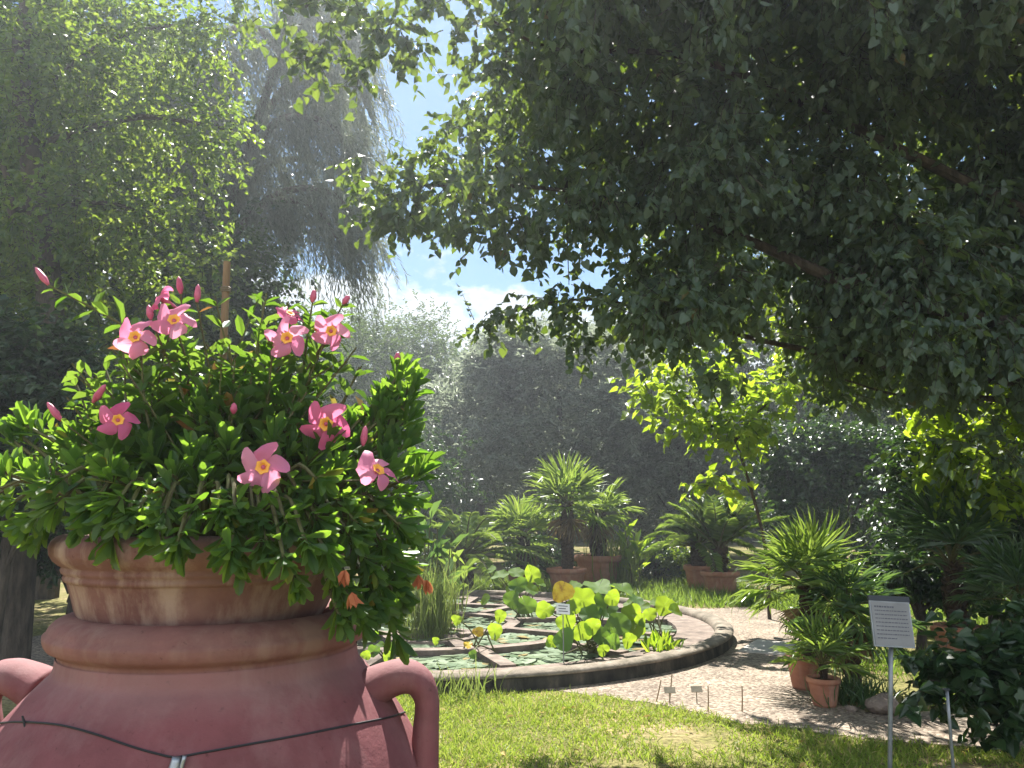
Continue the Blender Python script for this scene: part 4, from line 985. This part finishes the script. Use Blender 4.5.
lotus('largest lotus plant with a yellow-brown leaf standing in the front of the pond', (590, 0, 9.1), [
    L_(562, 592, 8.7, .17, (.2, -1, .25), 'lotus_yellow'), L_(598, 588, 9.3, .25, (0, -.35, 1)), L_(622, 590, 9.2, .21, (.3, -.3, 1)), L_(583, 600, 9.0, .22, (-.3, -.8, .5)), L_(605, 606, 8.9, .22, (.5, -.7, .6), 'lotus_dark'),
    L_(545, 610, 8.9, .15, (-.4, -.9, .4)), L_(566, 622, 8.6, .15, (.1, -.9, .45)), L_(630, 615, 9.0, .18, (.3, -.8, .5)), L_(618, 625, 8.8, .20, (-.2, -.9, .4), 'lotus_dark'), L_(634, 630, 8.9, .17, (.4, -.9, .3)),
    L_(582, 632, 8.6, .15, (0, -.9, .5)), L_(564, 640, 8.5, .17, (-.2, -.8, .4), 'lotus_dark'), L_(600, 636, 8.7, .17, (.2, -.8, .5), 'lotus_dark'), L_(590, 615, 8.8, .18, (0, -.7, .6), 'lotus_dark'), L_(612, 642, 8.6, .13, (.2, -.9, .2), 'lotus_dark'), L_(552, 642, 8.6, .10, (-.4, -.7, .5)),
    L_(575, 588, 9.4, .15, (-.4, -.5, .9)), L_(635, 600, 9.5, .16, (.4, -.4, .9), 'lotus_dark'), L_(603, 650, 8.5, .09, (0, -.8, .5)), L_(612, 598, 8.8, .13, (.2, -.9, .3)), L_(628, 640, 8.6, .12, (.3, -.9, .3)), L_(574, 606, 8.6, .12, (-.2, -.9, .4)), L_(592, 626, 8.6, .13, (.1, -.9, .3)), L_(640, 620, 8.9, .11, (.5, -.8, .3))])
lotus('lotus plant with round lime leaves at the back of the pond', (522, 0, 12.2), [
    L_(500, 576, 12.2, .19, (-.2, -.4, 1)), L_(516, 573, 12.4, .18, (0, -.6, .9)), L_(532, 574, 12.3, .19, (.2, -.9, .5)), L_(518, 586, 12.0, .20, (-.2, -.8, .5), 'lotus_dark'), L_(531, 590, 12, .17, (.3, -.6, .8)), L_(512, 600, 11.8, .19, (-.3, -.9, .4), 'lotus_dark'),
    L_(526, 606, 11.7, .21, (.1, -.9, .4), 'lotus_dark'), L_(540, 583, 12.2, .13, (.4, -.5, .7)), L_(511, 590, 12, .12, (-.4, -.6, .7)), L_(492, 570, 12.6, .12, (-.3, -.5, .9)), L_(486, 600, 11.9, .13, (-.6, -.6, .6))])
lotus('low lotus plant near the right side of the pond curb', (655, 0, 10.2), [
    L_(640, 607, 10.2, .17, (-.2, -.5, .9)), L_(664, 606, 10.3, .19, (.1, -.7, .8)), L_(675, 611, 10.2, .14, (.4, -.6, .8)), L_(650, 614, 10.0, .12, (0, -.7, .7)), L_(655, 604, 10.5, .12, (0, -.4, 1)), L_(630, 604, 10.4, .12, (-.3, -.5, .9))])
lotus('sparse lotus plant with four separate round leaves left of the largest one', (480, 0, 9.3), [
    L_(500, 616, 9.2, .105, (.2, -.9, .5)), L_(495, 631, 9.0, .125, (.0, -1, .35)), L_(457, 620, 9.3, .09, (-.3, -.8, .6)), L_(478, 632, 9.0, .09, (.3, -.8, .5), 'lotus_yellow'), L_(436, 641, 8.7, .06, (-.2, -.8, .6)), L_(468, 645, 8.7, .07, (.2, -.6, .7), 'lotus_yellow'), L_(473, 655, 8.5, .07, (0, -.8, .5), 'lotus_dark')])
lotus('dark lotus leaves at the pond edge just right of the jar rim', (392, 0, 8.4), [
    L_(396, 647, 8.2, .10, (.2, -.9, .3), 'lotus_dark'), L_(374, 651, 8.2, .09, (-.2, -.9, .3), 'lotus_dark'), L_(388, 656, 8.1, .08, (0, -.9, .5)), L_(405, 658, 8.1, .06, (.4, -.8, .3), 'lotus_dark'), L_(366, 655, 8.1, .07, (0, -.9, .5)), L_(380, 645, 8.3, .06, (0, -.6, .8))])
# low sprouts by the right divider
tuft('water_plant', 'small bright water plant beside the right divider of the pond', 'plant', np.array((px_x(657, 9.2), 9.2, .05)), 26, .20, .09, 'lotus', .05, .5, 'lance')
tuft('water_plant', 'short bright water plant sprouting nearest the right part of the curb', 'plant', np.array((px_x(672, 9.0), 9.5, .05)), 26, .22, .08, 'lotus', .05, .5, 'lance')
# rushes and tall thalia on the left
RC = np.array((px_x(432, 10.3), 10.3, .04))
tuft('rush_clump', 'upright clump of thin rushes standing in the left of the pond', 'plant', RC, 520, 1.0, .16, 'reed', .010, .16)
ringo = empty('stone_ring', RC * (1, 1, 0)); tag(ringo, 'low round stone ring around the rush clump in the pond', 'planting ring')
g = Geo(); lathe(g, [(.62, .01), (.62, .088), (.52, .088), (.52, .01)], (0, 0, 0), 40); g.build('ring', M['stone'], ringo)
strap_plant('thalia_plant', 'tall water plant with broad pale leaves right behind the jar shrub', 'plant', np.array((px_x(428, 10.9), 10.9, .04)), 6, 'palm_dark', .42, .13, 1.65, 5, .75)
strap_plant('thalia_plant', 'shorter broad-leaved water plant standing beyond the rush clump', 'plant', np.array((px_x(452, 12.6), 12.6, .04)), 4, 'palm_leaf', .40, .11, 1.1, 5, .75)
tuft('iris_clump', 'low iris-like clump at the pond curb beside the jar handle', 'plant', np.array((px_x(458, 7.2), 7.2, 0)), 110, .32, .16, 'reed', .012, .3)

# ------------------------------------------------------------------ signs, labels, stones
sg = ground_at(893, 790); SY = 4.55; sgx = at(891, 640, SY)
so = empty('sign', (sgx[0] + .01, SY, 0)); tag(so, 'grey information sign with lines of text on a metal pole right of the palms', 'sign')
sb = np.array(so.location)
zc = at(891, 623, SY)[2] ; zt, zb = at(891, 601, SY)[2], at(891, 646, SY)[2]
g = Geo(); xb = at(894, 790, SY)[0] - sb[0]; xb0 = xb + (at(894, 790, SY)[0] - at(891.5, 650, SY)[0]) * .75
tube(g, [(xb0, 0, -.02), (-.01, 0, zb + .03)], .0125, 12, n=4); g.build('pole', M['metal'], so, True)
ca, sa = math.cos(-.10), math.sin(-.10)
tilt = R(-12); rot = np.array(((math.cos(.055), 0, math.sin(.055)), (0, 1, 0), (-math.sin(.055), 0, math.cos(.055)))) @ np.array(((math.cos(.02), -math.sin(.02), 0), (math.sin(.02), math.cos(.02), 0), (0, 0, 1))) @ np.array(((1, 0, 0), (0, math.cos(tilt), -math.sin(tilt)), (0, math.sin(tilt), math.cos(tilt))))
cc = np.array((-.01, -.02, (zt + zb) / 2)); hgt = (zt - zb) / math.cos(tilt)
def on_plate(x, z, y=0): return cc + rot @ np.array((x, y, z))
g = Geo(); box(g, cc, (.232, .012, hgt), rot); g.build('frame', M['metal'], so)
g = Geo(); box(g, on_plate(0, 0, -.0075), (.214, .004, hgt - .02), rot); pl = g.build('face', M['plate'], so)
g = Geo(); box(g, on_plate(0, hgt / 2 + .012, 0), (.236, .02, .03), rot); g.build('top_strip', M['dark_trim'], so)
g = Geo()
for r_ in range(9):
    z = hgt / 2 - .035 - r_ * (hgt - .06) / 9; x = -.092; end = .092 if r_ not in (0, 8) else .02
    while x < end:
        wl = random.uniform(.006, .02); wl = min(wl, end - x)
        box(g, on_plate(x + wl / 2, z, -.0102), (wl, .001, .0055 if r_ else .009), rot); x += wl + .004
g.build('lettering', M['ink'], pl)
g = Geo(); box(g, (0, .0, zb + .03), (.05, .03, .05)); g.build('bracket', M['metal'], so)
po = empty('metal_post', (at(947, 690, 4.7)[0], 4.7, 0)); tag(po, 'thin bare metal post in front of the dark leaves right of the sign', 'post')
g = Geo(); h_ = at(948, 690, 4.7)[2]; tube(g, [(at(949.5, 790, 4.7)[0] - po.location[0] + .03, 0, -.02), (.0, 0, h_)], .009, 10, n=4); g.build('shaft', M['metal'], po, True)
g = Geo(); box(g, (-.005, 0, h_ + .004), (.035, .025, .010)); g.build('cap', M['dark_trim'], po)
GL = 'plant labels on the lawn edge'
for x, y, yb, lab in ((670, 690, 705, 'left one of two small tan plant labels at the lawn edge'), (697, 689, 704, 'right one of two small tan plant labels at the lawn edge')):
    b_ = ground_at(x, yb); lo = empty('plant_label', b_); tag(lo, lab, 'label', GL)
    zc = at(x, y, b_[1])[2]
    g = Geo(); tube(g, [(0, 0, -.01), (0, .003, zc)], .005, 6, n=3); g.build('stake', M['label_tan'], lo)
    tl_ = R(-40); rr_ = np.array(((1, 0, 0), (0, math.cos(tl_), -math.sin(tl_)), (0, math.sin(tl_), math.cos(tl_))))
    g = Geo(); box(g, (0, -.008, zc), (.095, .006, .055), rr_); f_ = g.build('plate', M['label_tan'], lo)
for x0, yt, yb, dx, lab in ((656, 680, 702, 5, 'thin leaning stick left of the small plant labels'), (672, 674, 706, 0, 'thin stick directly behind the left plant label'), (708, 686, 712, 0, 'thin upright stick right of the small plant labels'), (742, 686, 712, 0, 'lone thin stick farthest right at the lawn edge')):
    b_ = ground_at(x0, yb) + (0, .12 if 'behind' in lab else 0, 0); o = empty('stick', b_); tag(o, lab, 'stick', 'sticks on the lawn edge')
    tp = at(x0 + dx, yt, b_[1]) - b_
    g = Geo(); tube(g, [(0, 0, -.01), tp * .5 + (.003, 0, 0), tp], [.006, .0045], 6, n=5); g.build('shaft', M['wood'], o)
b_ = np.array((px_x(563, 8.4), 8.4, .045)); o = empty('plant_label', b_); tag(o, 'white plant label among the lotus leaves below the yellow leaf', 'label')
c = at(563, 609, 8.4) - b_
g = Geo(); tube(g, [(0, 0, 0), c + (0, .01, -.03)], .006, 6, n=3); g.build('stake', M['metal'], o)
tl_ = R(-25); rr_ = np.array(((1, 0, 0), (0, math.cos(tl_), -math.sin(tl_)), (0, math.sin(tl_), math.cos(tl_)))) @ np.array(((.98, -.2, 0), (.2, .98, 0), (0, 0, 1)))
g = Geo(); box(g, c, (.145, .008, .11), rr_); f_ = g.build('plate', M['white_label'], o)
g = Geo()
for k in range(3):
    box(g, c + rr_ @ np.array((-.01 * (k % 2), -.0055, .03 - .028 * k)), (.10 - .02 * (k % 2), .0012, .008), rr_)
g.build('lettering', M['ink'], f_)
tuft('grass_tuft', 'dark grass tuft at the foot of the withered-skirt palm behind the sign pole', 'grass', ground_at(858, 703), 200, .30, .14, 'palm_dark', .012, .45)
# rock by the path, loose stones
def rock(label, c, s):
    me = Geo(); n1, n2 = 14, 9; V = []
    for i in range(n2):
        e = math.pi * (i / (n2 - 1) - .5)
        for j in range(n1):
            a = 2 * math.pi * j / n1; d = np.array((math.cos(a) * math.cos(e), math.sin(a) * math.cos(e), math.sin(e)))
            V.append(d * np.asarray(s) * (1 + .22 * lump(d[None] * 1.6, 1.3, c[0] * 3)[0]) + (0, 0, s[2] * .8))
    I = np.arange(n1 * n2).reshape(n2, n1); J = np.roll(I, -1, 1)
    me.add(V, [np.stack([I[:-1], J[:-1], J[1:], I[1:]], -1).reshape(-1, 4)])
    o = me.build('rock', M['rock'], smooth=True); o.location = c; tag(o, label, 'rock', 'rocks beside the path')
for lab, x, y, s in (('flat brown rock beside the sign pole at the path edge', 884, 714, (.13, .10, .085)), ('small stone lying between the palm pots and the flat rock', 852, 712, (.05, .04, .03)), ('small stone right of the flat brown rock', 905, 712, (.06, .05, .03))):
    rock(lab, ground_at(x, y), s)
q4 = np.array([ground_at(x, y) for x, y in ((738, 652), (792, 657), (806, 645), (757, 641))]); c4 = q4.mean(0)
g = Geo(); V = np.concatenate([q4 - c4 + (0, 0, .0045), q4 - c4 + (0, 0, .022)]); V[4:, :2] *= .985
g.add(V, [np.array([(3, 2, 1, 0), (4, 5, 6, 7), (0, 1, 5, 4), (1, 2, 6, 5), (2, 3, 7, 6), (3, 0, 4, 7)])])
sl = g.build('stone_slab', M['pale_slab']); sl.location = c4; tag(sl, 'pale flat stone slab lying on the gravel at the right end of the pond curb', 'slab')
# low hanging heart-leaved branches at the lower right
SB = np.array((5.3, 5.6, 0)); lobes = [(at(x, y, 5.3), np.array((1, .8, .7)) * s, n) for x, y, s, n in [(925, 688, .06, 5), (945, 672, .12, 9), (965, 690, .14, 12), (985, 665, .18, 18), (1005, 690, .18, 20), (990, 715, .12, 10), (1015, 720, .12, 8), (1020, 650, .2, 18), (965, 655, .14, 9), (1065, 680, .22, 22), (940, 650, .12, 6), (1000, 620, .2, 14), (1050, 620, .3, 24)]]
tree('heart_leaved_shrub', 'low dark shrub with heart-shaped leaves reaching in at the lower right', 'shrub', SB, [SB, SB + (-.05, 0, .5), SB + (-.15, 0, 1.3)], [([SB + (0, 0, .45), at(1010, 690, 5.3), at(930, 680, 5.3)], .012), ([SB + (0, 0, .7), at(1000, 650, 5.3), at(945, 655, 5.3)], .012), ([SB + (0, 0, .3), at(1015, 725, 5.3), at(985, 715, 5.3)], .01)],
     lobes, 'leaf_dark', .10, .095, 'heart', r0=.03, per=7, tl=.22, droop=.35, hole=-.9, twig=.003)

# ------------------------------------------------------------------ grass and ground cover
def grass(name, label, pts, h, w, mat, lean=.45, tpl='blade'):
    n = len(pts); g = Geo()
    leaves(g, pts, np.array((0, 0, 1.)) + rnd(n, 3, lean) * (1, 1, .3), rnd(n) * (1, 1, .15), h, w, tpl)
    tag(g.build(name, M[mat]), label, 'grass', kind='stuff')
# lawn in front of the path
n = 120000
p = np.column_stack([rng.uniform(-3.2, 6.0, n), 3.6 + 4.2 * rng.uniform(0, 1, n) ** .9, np.zeros(n)])
lim_y = np.interp(p[:, 0], ne[:, 0], ne[:, 1])
ok = (p[:, 1] < lim_y - .03 + rng.normal(0, .05, n)) & (np.hypot(p[:, 0] - PC[0], p[:, 1] - PC[1]) > PR + .05) & (np.hypot(p[:, 0] - JX, p[:, 1] - JY) > .6)
bare = lump(p, 1.1, 5.0) * .5 + lump(p, 3.1, 1.0) * .5
ok &= bare + rng.normal(0, .22, n) > -.24
p = p[ok]; n = len(p)
hh = .035 + .03 * np.clip(lump(p, 2.3, 9), -.6, 1) + .012 * rng.uniform(0, 1, n)
grass('lawn_grass', 'short patchy sunlit lawn grass in front of the gravel path', p, np.maximum(.014, hh + .035 * np.clip(lump(p, 7.0, 4) - .25, 0, 1)) * rng.uniform(.6, 1.4, n), .0075, 'grass', .7)
# long grass strip behind the pond
n = 26000
p = np.column_stack([rng.uniform(-7, 5.2, n), rng.uniform(12.2, 19, n), np.zeros(n)])
rr = np.hypot(p[:, 0] - PC[0], p[:, 1] - PC[1])
ok = (rr > PR + .12) & ~inside(poly, p[:, :2]) & (p[:, 1] > 12.4)
ok |= (rr > PR + .1) & (rr < PR + 1.5) & (p[:, 0] < 1.8) & (p[:, 1] > 13.5)
p = p[ok]; n = len(p)
grass('long_grass', 'long unmown grass strip between the pond and the potted palms', p, rng.uniform(.12, .30, n), .014, 'tall_grass', .35)
# grass verge on the right beyond the path
n = 34000
p = np.column_stack([rng.uniform(2.8, 10, n), rng.uniform(5.8, 16, n), np.zeros(n)])
ok = ~inside(poly, p[:, :2]) & (p[:, 1] > 5.9) & (p[:, 0] > 3.0)
ok &= lump(p, 1.3, 2) > -.4
p = p[ok]; n = len(p)
grass('verge_grass', 'rough green verge beyond the path on the right', p, rng.uniform(.08, .22, n), .011, 'tall_grass', .45)
# fallen leaves
n = 90; p = np.column_stack([rng.uniform(-.8, 4.5, n), rng.uniform(4.4, 6.8, n), np.full(n, .035)])
ok = p[:, 1] < np.interp(p[:, 0], ne[:, 0], ne[:, 1]) - .1; p = p[ok]; n = len(p)
g = Geo(); leaves(g, p, rnd(n) * (1, 1, .2), np.array((0, 0, 1.)) + rnd(n, 3, .3), rng.uniform(.04, .075, n), rng.uniform(.025, .05, n), 'heart')
tag(g.build('fallen_leaves', M['fallen']), 'dry yellow leaves scattered on the lawn', 'leaves', kind='stuff')

# ------------------------------------------------------------------ air
if HAZE > 0:
    hm = bpy.data.materials.new('air'); hm.use_nodes = True; ht = hm.node_tree; ht.nodes.clear()
    pv = ht.nodes.new('ShaderNodeVolumePrincipled'); pv.inputs['Color'].default_value = (.86, .92, 1.0, 1); pv.inputs['Density'].default_value = HAZE; pv.inputs['Anisotropy'].default_value = .55
    om = ht.nodes.new('ShaderNodeOutputMaterial'); ht.links.new(pv.outputs[0], om.inputs['Volume'])
    g = Geo(); box(g, (0, 0, 10.5), (2000, 2000, 23)); tag(g.build('haze', hm), kind='stuff')
